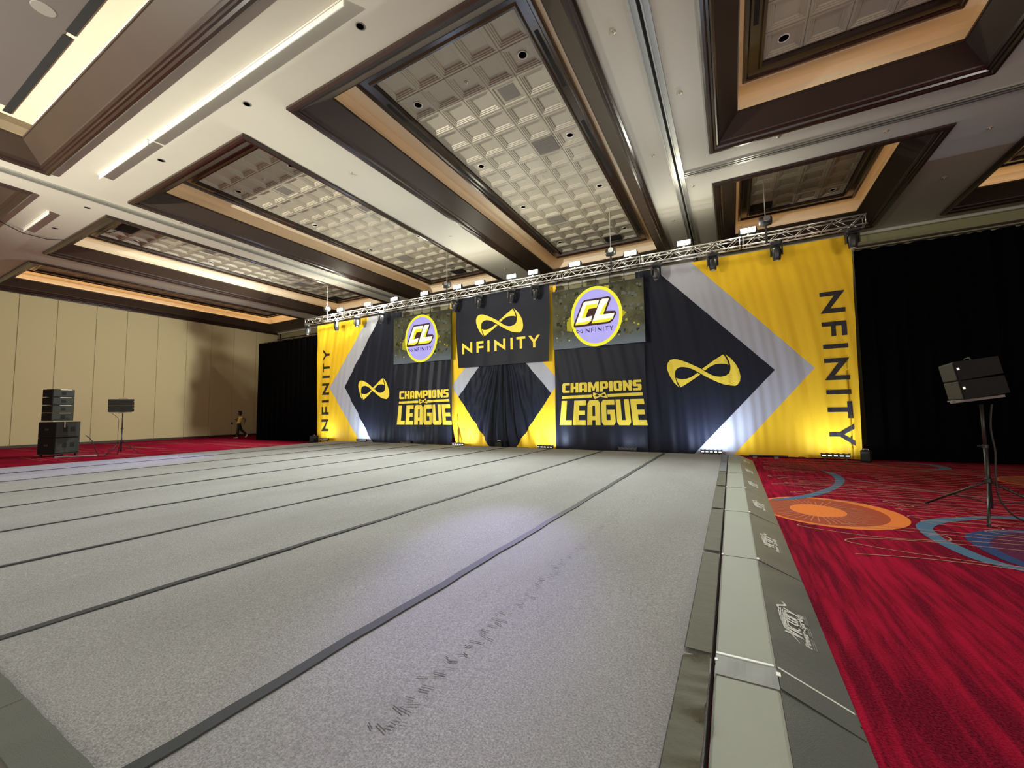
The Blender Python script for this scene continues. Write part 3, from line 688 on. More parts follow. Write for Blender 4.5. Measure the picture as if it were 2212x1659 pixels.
# ------------------------------------------------------------------ cloth
def gridcloth(name, x0, x1, z0, z1, fold, m, y, parent=None, step=.055, edge=None, topf=None):
    nx = max(2, int((x1-x0)/step)); nz = max(2, int((z1-z0)/(step*1.6)))
    vs = []
    for j in range(nz+1):
        for i in range(nx+1):
            x = x0+(x1-x0)*i/nx; z = z0+(z1-z0)*j/nz
            if edge: x = edge(x, z)
            vs.append((x, y+fold(x, z), z))
    fs = [(j*(nx+1)+i, j*(nx+1)+i+1, (j+1)*(nx+1)+i+1, (j+1)*(nx+1)+i) for j in range(nz) for i in range(nx)]
    b = MB(); b.add(vs, fs); o = b.build(name, m, parent, True); return o
def foldfn(seed, amp, wl=.42, diag=0.0, zfade=None, base=None):
    rk = random.Random(seed); w_ = [(2*math.pi/(wl*rk.uniform(.55, 1.9)), rk.uniform(0, 6.28), rk.uniform(.4, 1)) for _ in range(6)]
    def f(x, z):
        s = 0
        xx = x + diag*z*z*.15 + diag*z*.25
        for i, (k, p, a) in enumerate(w_): s += a*math.sin(k*xx + p + .5*math.sin(z*.9+i))
        s = s/2.6
        s = math.copysign(abs(s)**.8, s)
        fd = 1.0 if zfade is None else zfade(x, z)
        return amp*s*fd + (base(x, z) if base else 0)
    return f
YC = 13.65
def print_on(name, polys, fold, y, m, parent, step=.10, off=.012):
    """polys: list of (outer, [holes]) in x,z ; laid on the cloth surface"""
    bm = bmesh.new()
    for outer, holes in polys:
        loops = [[Vector((p[0], p[1], 0)) for p in outer]] + [[Vector((p[0], p[1], 0)) for p in h] for h in holes]
        flatp = [p for l in loops for p in l]; vs = [bm.verts.new((p.x, 0, p.y)) for p in flatp]
        for t in tessellate_polygon(loops):
            try: bm.faces.new([vs[i] for i in t])
            except ValueError: pass
    for _ in range(4):
        es = [e for e in bm.edges if e.calc_length() > step]
        if not es: break
        bmesh.ops.subdivide_edges(bm, edges=es, cuts=1); bmesh.ops.triangulate(bm, faces=bm.faces[:])
    for v in bm.verts: v.co.y = y + fold(v.co.x, v.co.z) - off
    me = bpy.data.meshes.new(name); bm.to_mesh(me); bm.free(); me.materials.append(m)
    o = bpy.data.objects.new(name, me); C.objects.link(o); o.parent = parent
    return o
def bar(p, q, t):
    p, q = Vector(p), Vector(q); d = (q-p).normalized(); n = Vector((-d.y, d.x))*t/2
    return [tuple(p-n), tuple(q-n), tuple(q+n), tuple(p+n)]
# word NFINITY in a 3.46 x .45 box, stroke .1
def word(T=.1):
    H = .45; h = T/2; out = []
    def N(x): return [([(x, 0), (x+T, 0), (x+T, H-.19), (x+.48, 0), (x+.49, 0), (x+.49, H), (x+.49-T, H), (x+.49-T, .18), (x+.02, H), (x, H)], [])]
    def I(x): return [([(x, 0), (x+T, 0), (x+T, H), (x, H)], [])]
    out.append(N(0)); out.append([([(.69, 0), (.79, 0), (.79, .17), (1.02, .17), (1.02, .255), (.79, .255), (.79, H-.09), (1.02, H-.09), (1.02, H), (.69, H)], [])])
    out.append(I(1.20)); out.append(N(1.52)); out.append(I(2.23))
    out.append([([(2.625, 0), (2.725, 0), (2.725, H-.09), (2.86, H-.09), (2.86, H), (2.49, H), (2.49, H-.09), (2.625, H-.09)], [])])
    out.append([([(3.17, 0), (3.27, 0), (3.27, .20), (3.46, H), (3.345, H), (3.22, .28), (3.095, H), (2.98, H), (3.17, .20)], [])])
    return out
WORD = word()
def xf(polys, f): return [([f(*p) for p in o], [[f(*p) for p in h] for h in hs]) for o, hs in polys]
INF_PX = [[(650, 1018), (560, 935), (490, 820), (455, 720), (450, 650), (470, 600), (510, 560), (570, 548), (640, 555), (720, 580), (800, 612), (900, 660), (1010, 715), (1100, 775), (1180, 820), (1250, 843), (1320, 850), (1400, 832), (1450, 795), (1470, 740), (1474, 680), (1458, 610), (1435, 555), (1400, 497), (1480, 560), (1550, 650), (1600, 750), (1615, 850), (1605, 920), (1570, 970), (1530, 992), (1450, 985), (1350, 965), (1250, 925), (1150, 875), (1050, 820), (950, 760), (880, 722), (820, 698), (740, 680), (680, 682), (620, 705), (590, 745), (583, 790), (585, 850), (600, 920), (625, 975)],
 [(1030, 718), (1110, 665), (1200, 605), (1290, 550), (1370, 502), (1400, 540), (1430, 600), (1447, 665), (1400, 650), (1330, 645), (1250, 650), (1180, 675), (1120, 710), (1080, 747)],
 [(598, 855), (640, 873), (700, 880), (770, 873), (850, 845), (910, 812), (955, 780), (1000, 808), (900, 875), (800, 935), (720, 985), (668, 1012), (640, 960), (615, 910)]]
# unit version: x 0..2.01, z 0..~.93 (perspective slant removed with the linear slope of the photo)
def infmap(x, y):
    u = (x-450)/(1615-450); top = 548-(u-.05)*(-0) ; v = y - (-38)*(u-.5)   # remove slant
    return (2.01*u, (1008-v)/(1008-520)*.93)
INF = [[infmap(*p) for p in poly] for poly in INF_PX]
def infinity(cx, cz, wd, ht):
    s = wd/2.01; k = ht/.93
    return [([(cx-wd/2+p[0]*s, cz-ht/2+p[1]*k) for p in poly], []) for poly in INF]

# --- left banner
fl = foldfn(2, .030, .5, -.12, lambda x, z: .5+.5*(1-z/6))
def edgeL(x, z): return x
banL = gridcloth('backdrop_banner', -18.72, -12.95, .03, 6.02, fl, m_banL, YC, edge=lambda x, z: x-.09*max(0, (z-.4))/5.5*(1 if x < -18 else 0))
tag(banL, 'left backdrop banner, arrow pointing left, lettering reading upward', 'banner', 'printed backdrop banners')
k_ = .53/.45
for g in WORD: print_on('lettering', xf(g, lambda x, y: (-17.81-y*k_, .56+x*4.16/3.46)), fl, YC, m_kprint, banL)
print_on('logo_print', infinity(-14.72, 2.54, 2.02, .96), fl, YC, m_yprint, banL)
# --- right banner
fr_ = foldfn(5, .034, .42, .10, lambda x, z: (.45+.55*(1-z/6))*(1.0 if x < 2.75 else 1.6))
banR = gridcloth('backdrop_banner', -2.62, 3.03, .03, 5.98, fr_, m_banR, YC, edge=lambda x, z: x-.10*(1-z/6)*(1 if x > 2.8 else 0))
tag(banR, 'right backdrop banner, arrow pointing right, lettering reading downward', 'banner', 'printed backdrop banners')
for g in WORD: print_on('lettering', xf(g, lambda x, y: (2.27+y*k_, 4.52-x*4.14/3.46)), fr_, YC, m_kprint, banR)
print_on('logo_print', infinity(-.73, 2.53, 2.02, .94), fr_, YC, m_yprint, banR)
# --- centre curtains: two halves meeting at a gathered slit
def gather(x, z):
    dx = x+7.78; dz = 4.9-z; a = math.atan2(dx, dz)
    g = math.exp(-(a/.30)**2)
    return .085*g*math.sin(a*58+math.sin(z*1.3))*min(1.0, .35+(4.9-z)*.25 if z < 4.4 else .2) + .016*math.sin(x*9+.4*math.sin(z*2)) + .010*math.sin(x*23+z)
def ctr_edge(s):
    def f(x, z):
        if s < 0 and x < -9.9: return x + .42*max(0, (2.2-z)/2.2)**2.2*.8
        return x
    return f
cl1 = gridcloth('backdrop_curtain', -10.26, -7.78, .03, 6.0, gather, m_banC, YC, edge=ctr_edge(-1), step=.04)
tag(cl1, 'left half of the yellow, grey and black centre curtain, gathered at its slit', 'curtain', 'halves of the centre curtain')
cl2 = gridcloth('backdrop_curtain', -7.775, -5.46, .03, 6.0, lambda x, z: gather(x, z)+.012, m_banC, YC, step=.04)
tag(cl2, 'right half of the yellow, grey and black centre curtain, gathered at its slit', 'curtain', 'halves of the centre curtain')
# --- hanging black banner with the word
fc = foldfn(9, .008, .8, 0, lambda x, z: .3+1.6*max(0, (4.0-z)))
yb = 13.455
banC = gridcloth('hanging_banner', -9.82, -5.64, 3.20, 6.045, fc, m_kcloth, yb, edge=lambda x, z: x+(.10 if x < -7.7 else -.07)*max(0, (4.6-z))*.8*abs(x+7.73)/2.1)
tag(banC, 'black banner with yellow infinity logo and word hung in the middle of the truss', 'banner')
for g in WORD: print_on('lettering', xf(g, lambda x, y: (-9.50+x, 3.75+y)), fc, yb, m_yprint, banC)
print_on('logo_print', infinity(-7.77, 4.83, 2.10, .93), fc, yb, m_yprint, banC)
# --- black cloths with CHAMPIONS LEAGUE under the screens
def glyph(ch):
    c = .10
    G = {
     'L': ([(0, 0), (1, 0), (1, .2), (.5, .2), (.5, 1), (0, 1)], []),
     'E': ([(0, 0), (1, 0), (1, .2), (.42, .2), (.42, .41), (.93, .41), (.93, .59), (.42, .59), (.42, .8), (1, .8), (1, 1), (0, 1)], []),
     'A': ([(0, 0), (.36, 0), (.36, .2), (.62, .2), (.62, 0), (1, 0), (1, .86), (.86, 1), (.14, 1), (0, .86)], [[(.38, .36), (.38, .78), (.60, .78), (.60, .36)]]),
     'G': ([(.14, 0), (.86, 0), (1, .12), (1, .60), (.45, .60), (.45, .43), (.64, .43), (.64, .2), (.37, .2), (.37, .8), (1, .8), (1, 1), (.14, 1), (0, .88), (0, .12)], []),
     'U': ([(.14, 0), (.86, 0), (1, .12), (1, 1), (.64, 1), (.64, .2), (.38, .2), (.38, 1), (0, 1), (0, .12)], []),
     'C': ([(.14, 0), (1, 0), (1, .24), (.42, .24), (.42, .76), (1, .76), (1, 1), (.14, 1), (0, .86), (0, .14)], []),
     'H': ([(0, 0), (.38, 0), (.38, .38), (.62, .38), (.62, 0), (1, 0), (1, 1), (.62, 1), (.62, .62), (.38, .62), (.38, 1), (0, 1)], []),
     'M': ([(0, 0), (.27, 0), (.27, .55), (.42, .12), (.58, .12), (.73, .55), (.73, 0), (1, 0), (1, 1), (.70, 1), (.5, .52), (.30, 1), (0, 1)], []),
     'P': ([(0, 0), (.38, 0), (.38, .28), (.86, .28), (1, .42), (1, .86), (.86, 1), (0, 1)], [[(.38, .50), (.38, .78), (.64, .78), (.64, .50)]]),
     'I': ([(0, 0), (1, 0), (1, 1), (0, 1)], []),
     'O': ([(.14, 0), (.86, 0), (1, .14), (1, .86), (.86, 1), (.14, 1), (0, .86), (0, .14)], [[(.38, .24), (.38, .76), (.62, .76), (.62, .24)]]),
     'N': ([(0, 0), (.34, 0), (.34, .50), (.66, 0), (1, 0), (1, 1), (.66, 1), (.66, .50), (.34, 1), (0, 1)], []),
     'S': ([(0, 0), (.86, 0), (1, .14), (1, .50), (.90, .60), (.40, .62), (.40, .78), (1, .78), (1, 1), (.14, 1), (0, .86), (0, .50), (.10, .40), (.60, .38), (.60, .22), (0, .22)], [])}
    return G[ch]
def blockword(s, x0, x1, z0, z1, flare, gap=.035):
    ws = [.45 if c == 'I' else (1.45 if c == 'M' else 1.05) for c in s]; tot = sum(ws); U = (x1-x0-gap*(len(s)-1))/tot; x = x0; out = []; xm = (x0+x1)/2
    for c, w_ in zip(s, ws):
        o, hs = glyph(c); wd = U*w_
        def mp(p):
            xx = x+p[0]*wd; zz = z0+p[1]*(z1-z0); return (xm+(xx-xm)*(1+flare*(1-p[1])), zz)
        out.append([([mp(p) for p in o], [[mp(p) for p in h] for h in hs])]); x += wd+gap
    return out
for side, (xa, xb, c0) in enumerate(((-13.30, -10.10, -11.60), (-5.52, -2.38, -3.88))):
    zf = lambda x, z: .35+.65*(1 if abs(x-c0) > 1.2 else .6)
    f = foldfn(21+side, .036, .45, .16 if side else -.10, zf)
    yk = 13.52
    cl = gridcloth('emblem_cloth', xa, xb, .03, 3.60, f, m_kcloth, yk, step=.05)
    tag(cl, 'black cloth with yellow block lettering hanging below the %s screen' % ('right' if side else 'left'), 'banner', 'black cloths with yellow block lettering')
    dx = c0+.005
    for g in blockword('CHAMPIONS', dx-1.36, dx+1.35, 2.03, 2.37, .01, .03): print_on('lettering', g, f, yk, m_yprint, cl)
    for g in blockword('LEAGUE', dx-1.41, dx+1.41, .90, 1.75, .07, .045): print_on('lettering', g, f, yk, m_yprint, cl)
    print_on('underline_print', [([(dx-1.40, 1.82), (dx-.30, 1.84), (dx-.30, 1.94), (dx-1.38, 1.92)], []), ([(dx+.24, 1.84), (dx+1.39, 1.86), (dx+1.38, 1.96), (dx+.24, 1.94)], [])], f, yk, m_yprint, cl)
    bow = [(dx-.25, 2.02), (dx-.03, 1.93), (dx+.16, 2.02), (dx+.25, 1.80), (dx-.01, 1.86), (dx-.20, 1.78), (dx-.27, 1.90)]
    h1 = [(dx-.19, 1.90), (dx-.12, 1.95), (dx-.04, 1.90), (dx-.12, 1.86)]; h2 = [(dx+.04, 1.90), (dx+.11, 1.95), (dx+.18, 1.91), (dx+.11, 1.86)]
    print_on('bow_print', [(bow, [h1, h2])], f, yk, m_yprint, cl)

# --- black side drapes
for nm, xa, xb, lab in (('l', -24.2, -18.80, 'tall black drape left of the printed backdrop'), ('r', 3.08, 13.6, 'tall black drape right of the printed backdrop')):
    f = foldfn(31 if nm == 'l' else 32, .05, .30)
    tag(gridcloth('side_drape', xa, xb, .02, 5.56, f, m_drape, 13.75, step=.05), lab, 'drape', 'black side drapes')
b = MB(); b.tube([(-24.2, 13.75, 5.583), (-18.8, 13.75, 5.583)], .02, 6); tag(b.build('drape_pole', m_blkmetal), 'thin pole along the top of the left black drape', 'pole')
b = MB(); b.tube([(3.1, 13.75, 5.583), (13.6, 13.75, 5.583)], .02, 6); tag(b.build('drape_pole', m_blkmetal), 'thin pole along the top of the right black drape', 'pole')

# ------------------------------------------------------------------ LED screens
e_lav = emis('screen_lavender', (.50, .44, .92), 1.0, .12); e_yel = emis('screen_yellow', (.95, .90, .05), 1.0); e_white = emis('screen_white', (1.0, .99, .85), 1.05)
e_dark = emis('screen_dark_brown', (.07, .035, .03), 1.0); e_ink = emis('screen_violet_ink', (.07, .055, .16), 1.0); e_gold = emis('screen_gold', (.42, .36, .03), 1.0)
e_olive = emis('screen_olive', (.095, .09, .04), 1.0); e_grey = emis('screen_grey', (.115, .12, .09), 1.0); e_pale = emis('screen_pale', (.55, .54, .40), 1.0); e_dk2 = emis('screen_shade', (.035, .035, .02), 1.0)
def screenbg():
    m = bpy.data.materials.new('screen_backdrop'); m.use_nodes = True; nt = m.node_tree
    for n in list(nt.nodes): nt.nodes.remove(n)
    e = nt.nodes.new('ShaderNodeEmission'); o = nt.nodes.new('ShaderNodeOutputMaterial'); nt.links.new(e.outputs[0], o.inputs[0])
    x, y, z = objxyz(nt); n = noise(nt, 1.6, 3)
    c = mixc(nt, ramp(nt, n, .35, .65), (.055, .052, .026), (.115, .108, .055))
    c = mixc(nt, ramp(nt, z, -.35, -1.05), c, (.145, .165, .175))   # the picture on the screen turns steel blue at its foot
    nt.links.new(c, e.inputs[0]); e.inputs[1].default_value = 1.0
    return m
e_bg = screenbg()
def qm(xr, yr):                               # right-screen crop pixels -> screen plane, unit centred
    u = (xr-115)/(1850-115); top = 465+(205-465)*u; bot = 1540+(1385-1540)*u
    return (-1.58+3.16*u, 1.03-2.07*(yr-top)/(bot-top))
def screen(x, lab):
    z = 4.595; e = empty('led_screen', (x, 13.36, z), lab, 'screen', 'led screens hung from the truss')
    W, H = 3.18, 2.06
    b = MB(); b.box((0, .035, 0), (W, .07, H), ch=.006); b.build('screen_cabinet', m_blkmetal, e)
    b = MB(); b.add([(-W/2+.01, -.003, -H/2+.01), (W/2-.01, -.003, -H/2+.01), (W/2-.01, -.003, H/2-.01), (-W/2+.01, -.003, H/2-.01)], [(0, 1, 2, 3)]); b.build('screen_picture', e_bg, e)
    def pic(name, polys, m, yy):
        b = MB()
        for outer, holes in polys:
            loops = [[Vector((p[0], p[1], 0)) for p in outer]] + [[Vector((p[0], p[1], 0)) for p in h] for h in holes]
            fp = [p for l in loops for p in l]; b.add([(p.x, yy, p.y) for p in fp], [tuple(t) for t in tessellate_polygon(loops)])
        return b.build(name, m, e)
    rk = random.Random(77)                     # same picture on both screens
    groups = {0: [], 1: [], 2: [], 3: [], 4: []}
    for _ in range(230):
        px, pz = rk.uniform(-1.5, 1.5), rk.uniform(-.75, .98); s = rk.uniform(.014, .058)
        if abs(px) < .2: continue
        k = rk.choices([0, 1, 2, 3, 4], [3, 5, 4, 1.2, .45])[0]
        if k in (3, 4): s *= .6
        groups[k].append(([(px-s, pz-s), (px+s, pz-s), (px+s, pz+s*1.1), (px-s, pz+s*1.1)], []))
    for k, (mm, nm) in enumerate(((e_dk2, 'picture_shade_squares'), (e_olive, 'picture_olive_squares'), (e_grey, 'picture_grey_squares'), (e_gold, 'picture_gold_squares'), (e_pale, 'picture_pale_squares'))):
        pic(nm, groups[k], mm, -.004-.0004*k)['kind'] = 'stuff'
    def el(rx, rz, n=64): return [(-.01+rx*math.cos(2*math.pi*i/n), .0+rz*math.sin(2*math.pi*i/n)) for i in range(n)]
    for q in ([(.85, .13), (1.02, .0), (.85, -.16)], [(-.85, .13), (-1.03, .0), (-.85, -.16)], [(-1.06, -.08), (-.86, .0), (-.86, -.45), (-1.06, -.40)], [(.30, 1.0), (.46, 1.0), (.46, .84), (.30, .84)]): pic('emblem_point', [(q, [])], e_gold, -.0065)
    pic('emblem_ring', [(el(.895, 1.035), [])], e_yel, -.007); pic('emblem_disc', [(el(.79, .93), [])], e_lav, -.009)
    OUT = [(540, 1100), (545, 1050), (720, 640), (760, 600), (810, 588), (1225, 525), (1262, 545), (1262, 590), (1175, 800), (1330, 795), (1362, 820), (1358, 860), (1290, 985), (1240, 1025), (1180, 1040), (570, 1112)]
    CC_ = [(570, 1072), (745, 650), (790, 622), (1052, 592), (1000, 740), (845, 762), (775, 925), (912, 888), (880, 990), (820, 1040), (770, 1052)]
    LL = [(892, 1035), (1068, 610), (1110, 572), (1235, 562), (1118, 865), (1330, 838), (1290, 945), (1220, 995), (1150, 1008)]
    pic('emblem_outline', [([qm(*p) for p in OUT], [])], e_dark, -.011)
    pic('emblem_letters', [([qm(*p) for p in CC_], []), ([qm(*p) for p in LL], [])], e_white, -.013)
    Y1 = [(800, 690), (1020, 660), (1000, 740), (845, 762), (775, 925), (705, 938)]; Y2 = [(585, 1035), (905, 975), (820, 1040), (770, 1052), (570, 1072)]
    Y3 = [(1160, 660), (1200, 655), (1118, 865), (1045, 872)]; Y4 = [(910, 990), (1310, 920), (1220, 995), (1150, 1008), (892, 1035)]
    pic('emblem_letter_shading', [([qm(*p) for p in q], []) for q in (Y1, Y2, Y3, Y4)], e_yel, -.0145)
    s = .95/3.46; T = []
    for g in word(.055): T += xf(g, lambda a, c: (-.375+a*s*1.0, -.545+c*.36))
    pic('emblem_word', T, e_ink, -.011)
    pic('emblem_infinity', [([(-.715+p[0]*.122, -.535+p[1]*.14) for p in poly], []) for poly in INF], e_ink, -.0112)
    # hanging hardware
    for i in range(7):
        hx = -1.45+i*.483
        b = MB(); b.box((hx, .03, H/2+.06), (.05, .04, .12)); b.tube([(hx, .03, H/2+.1), (hx, .065, 1.41)], .010, 5); b.box((hx, .065, 1.403), (.08, .07, .06)); b.build('hanging_clamp', m_blkmetal, e)
    b = MB(); b.box((0, .03, H/2+.025), (W, .05, .05)); b.build('top_bumper', m_blkmetal, e)
    return e
screen(-11.58, 'left led screen with the round lavender emblem, under the truss')
screen(-3.90, 'right led screen with the round lavender emblem, under the truss')

# ------------------------------------------------------------------ truss
tr = empty('lighting_truss', (-7.95, TY, 6.18), 'long silver box truss carrying the lights above the backdrop', 'truss')
X0, X1 = -19.18, 3.28; NS = 8; SL = (X1-X0)/NS; hh = .125
for k in range(NS):
    a = X0+k*SL+.012+7.95; c = a+SL-.024
    b = MB()
    for sy in (-1, 1):
        for sz in (-1, 1): b.tube([(a, sy*hh, sz*hh), (c, sy*hh, sz*hh)], .024, 8)
    nb = 9; st = (c-a-.16)/nb
    for sy in (-1, 1):
        for x in (a+.03, c-.03): b.tube([(x, sy*hh, -hh), (x, sy*hh, hh)], .012, 5)
        for i in range(nb):
            s0 = -1 if i % 2 == 0 else 1; x = a+.08+i*st
            b.tube([(x, sy*hh, s0*hh), (x+st, sy*hh, -s0*hh)], .010, 5)
    for sz in (-1, 1):
        for x in (a+.03, c-.03): b.tube([(x, -hh, sz*hh), (x, hh, sz*hh)], .012, 5)
        for i in range(nb):
            s0 = -1 if i % 2 == 0 else 1; x = a+.08+i*st
            b.tube([(x, s0*hh, sz*hh), (x+st, -s0*hh, sz*hh)], .009, 5)
    b.build('truss_section', m_alu, tr, True)

# floods on top of the truss
e_hot = emis('flood_lens_glow', (1.0, .97, .80), 30.0)
proto = None
for k, x in enumerate(FLOODS):
    lab = 'glaring white flood light on top of the truss, %s from the left' % ORD[k]
    if proto is None:
        e = proto = empty('flood_light', (x, TY-.125, 6.332), lab, 'stage light', 'flood lights on top of the truss')
        b = MB(); b.box((0, .05, .14), (.44, .10, .18), ch=.02)
        for i in range(7): b.box((-.18+i*.06, .115, .14), (.012, .035, .15))
        b.build('housing', m_blkmetal, e)
        b = MB(); b.box((-.235, .05, .08), (.012, .04, .16)); b.box((.235, .05, .08), (.012, .04, .16)); b.box((0, .05, .0), (.48, .04, .012)); b.build('bracket', m_blkmetal, e)
        b = MB(); b.box((0, .0, .008), (.05, .05, .02)); b.build('clamp', m_alu, e)
        b = MB(); b.box((-.10, -.006, .14), (.17, .012, .14), ch=.004); b.box((.10, -.006, .14), (.17, .012, .14), ch=.004); b.build('lens', e_hot, e)
    else:
        e = copy_tree(proto); e.location.x = x; tag(e, lab)

# moving heads under the truss
def mover(x, tilt, pan, lab, first=[None]):
    if first[0] is None:
        e = empty('moving_head_light', (x, TY-.125, 6.030), lab, 'stage light', 'moving head lights under the truss'); first[0] = e
        b = MB(); b.box((-.07, 0, -.022), (.04, .06, .042)); b.box((.07, 0, -.022), (.04, .06, .042)); b.build('clamp', m_alu, e)
        b = MB(); b.box((0, 0, -.098), (.30, .24, .11), ch=.03); b.build('base', m_blkmetal, e)
        y = bpy.data.objects.new('yoke', None)
        b = MB(); b.box((-.135, 0, -.29), (.035, .10, .28), ch=.012); b.box((.135, 0, -.29), (.035, .10, .28), ch=.012); b.box((0, 0, -.168), (.30, .11, .035), ch=.01); yk = b.build('yoke', m_blkmetal, e)
        b = MB(); b.lathe([(.05, .17), (.095, .155), (.115, .08), (.115, -.03), (.10, -.12), (.09, -.19), (.07, -.20)], (0, 0, 0), 16); hd = b.build('head', m_blkmetal, e, True); hd.location = (0, 0, -.36)
        b = MB(); b.lathe([(.072, -.201), (.03, -.212)], (0, 0, 0), 16); ln = b.build('lens', m_chrome, hd, True)
    else: e = copy_tree(first[0]); e.location.x = x; tag(e, lab)
    e.rotation_euler.z = pan
    for q in bpy.data.objects:
        if q.parent == e and q.name.startswith('head'): q.rotation_euler = (tilt, 0, 0)
    return e
MV = [-18.90, -16.76, -15.30, -13.74, -9.66, -8.50, -7.05, -6.08, -1.89, -.29, 1.30, 2.95]
for k, x in enumerate(MV):
    mover(x, [-.2, .15, -.3, .35, .5, .45, .5, .35, .15, -.1, .1, 0][k], [.2, -.4, .7, .9, 1.0, .9, .8, .6, .5, .3, -.2, .1][k], 'black moving head light hanging under the truss, %s from the left' % ORD[k])

# chain hoists
for k, (x, lb) in enumerate([(-17.40, 'at the left end of the truss'), (-10.02, 'behind the lights left of the hanging black banner'), (-3.28, 'above the right screen, its strap crossing the truss'), (1.08, 'behind the flood near the right end of the truss')]):
    e = empty('chain_hoist', (x, TY-.168, 6.62), 'black chain hoist ' + lb, 'hoist', 'chain hoists on the truss')
    b = MB(); b.lathe([(.06, -.17), (.12, -.15), (.135, -.05), (.135, .08), (.11, .15), (.05, .16)], (0, 0, 0), 14, 'x'); b.box((0, 0, -.03), (.20, .20, .16), ch=.03); b.build('motor_body', m_blkmetal, e, True)
    b = MB(); b.lathe([(.085, 0), (.08, -.008), (.03, -.008)], (0.03, -.128, .03), 16, 'y'); b.build('maker_plate', m_whiteprint if k == 2 else m_vent, e)
    b = MB(); b.tube([(0, 0, .12), (0, 0, (1.43, 1.90, 1.90, 1.79)[k])], .012, 5); b.build('chain', m_alu, e)
    b = MB(); b.box((.0, 0, -.38), (.055, .028, .50)); b.box((0, 0, -.15), (.04, .05, .1)); b.build('strap', m_blkmetal, e)

# ------------------------------------------------------------------ floor fixtures in front of the backdrop
e_led = emis('led_cell_glow', (.95, .97, .88), 2.2)
def ledbar(x, wd, y, z, lab, lit=True, h=.105):
    e = empty('led_bar', (x, y, z), lab, 'stage light', 'led bars on the floor below the backdrop'); Z0 = .09 if lit or abs(x) < 13 else .13
    b = MB(); b.box((0, 0, h/2), (wd, .09, h), ch=.012); b.build('housing', m_blkmetal, e, loc=(0, 0, Z0))
    for s in (-1, 1):
        b = MB(); b.box((s*wd*.36, 0, .010), (.05, .16, .018)); b.box((s*wd*.36, .0, Z0/2+.01), (.03, .03, Z0)); b.build('foot', m_blkmetal, e)
    n = 5
    for i in range(n):
        b = MB(); b.box((-wd/2+wd*(i+.5)/n, -.047, h*.52+Z0), (wd/n*.62, .008, h*.22)); b.build('led_cell', e_led if lit else m_vent, e)
    for i in range(n+1):
        b = MB(); b.box((-wd/2+wd*i/n*.96+wd*.02, .0, h+.005+Z0), (.05, .06, .015)); b.build('cooling_block', m_blkmetal, e)
ledbar(2.30, .60, 13.22, 0, 'lit black led bar at the foot of the right banner lettering')
ledbar(-.57, .57, 13.28, 0, 'lit black led bar where the mat meets the right banner')
ledbar(-5.82, .60, 13.22, 0, 'black led bar with lit cells right of the centre curtain')
ledbar(-9.60, .56, 13.28, 0, 'black led bar left of the centre curtain')
ledbar(-15.12, .64, 13.35, 0, 'black led bar at the foot of the left grey arrow', False)
ledbar(-17.75, .66, 13.35, 0, 'black led bar under the upright lettering at the left end', False)
ledbar(-12.45, .58, 13.38, 0, 'dark led bar half hidden against the left black cloth', False)
ledbar(-3.0, .60, 13.38, 0, 'dark led bar half hidden against the right black cloth', False)
def striplight(x, wd, z, lab):
    e = empty('light_batten', (x, 13.34, z), lab, 'stage light', 'flat battens on the floor')
    b = MB(); b.box((0, 0, .075), (wd, .05, .040), ch=.008); b.build('tube_housing', m_blkmetal, e)
    for s in (-.35, .2): b = MB(); b.box((s*wd, -.01, .028), (.10, .08, .056)); b.build('foot', m_vent, e)
striplight(.84, .92, 0, 'long flat black batten on carpet between mat and right led bar')
striplight(-8.55, .78, 0, 'flat black batten at the left foot of the centre curtain'); striplight(-6.95, .80, 0, 'flat black batten at the right foot of the centre curtain')
striplight(-16.6, .88, 0, 'flat black batten at the foot of the left yellow banner')
def monitor(x, y, z, w_, d, h, rz, lab):
    e = empty('floor_speaker', (x, y, z), lab, 'speaker', 'small floor speakers', rz=rz)
    b = MB(); b.box((0, 0, h/2), (w_, d, h), ch=.015); b.build('cabinet', m_speaker, e)
    b = MB(); b.box((0, -d/2-.004, h*.52), (w_*.8, .008, h*.72)); b.build('grille', m_grille, e)
    b = MB(); b.tube([(-.05, 0, h), (-.05, 0, h+.025), (.05, 0, h+.025), (.05, 0, h)], .007, 5); b.build('handle', m_alu, e)
    return e
monitor(2.93, 13.28, 0, .20, .22, .30, -.35, 'small black floor speaker beside the right end of the backdrop')
monitor(-7.72, 13.25, 0, .28, .24, .31, .3, 'small black box speaker at the foot of the centre curtain slit')
monitor(-18.45, 13.30, 0, .34, .26, .36, .1, 'small black floor speaker at the left end of the backdrop')
def cable(pts, lab, r=.008, m=m_rubber):
    P3 = []
    n = 6; L = len(pts)
    for i in range(L-1):
        p0, p1, p2, p3 = [Vector(pts[max(0, min(L-1, i+k))]) for k in (-1, 0, 1, 2)]
        for t in range(n):
            u = t/n; P3.append(.5*((2*p1)+(-p0+p2)*u+(2*p0-5*p1+4*p2-p3)*u*u+(-p0+3*p1-3*p2+p3)*u**3))
    P3.append(Vector(pts[-1])); b = MB(); b.tube(P3, r, 6); return tag(b.build('power_cable', m, None, True), lab, 'cable', 'cables along the foot of the backdrop')
cable([(-.28, 13.25, .12), (-.1, 13.2, .03), (.1, 13.15, .012), (.35, 13.3, .012), (.40, 13.34, .05)], 'black cable from the led bar on the mat to the long batten')
cable([(1.30, 13.34, .05), (1.45, 13.28, .012), (1.55, 13.35, .07), (1.68, 13.3, .06), (1.8, 13.25, .012), (2.0, 13.22, .03)], 'black cable looping up between the batten and the right led bar')
cable([(2.02, 13.12, .012), (2.2, 13.05, .012), (2.45, 13.1, .012), (2.7, 13.05, .012), (2.85, 13.2, .012)], 'black cable in front of the right led bar', .011)

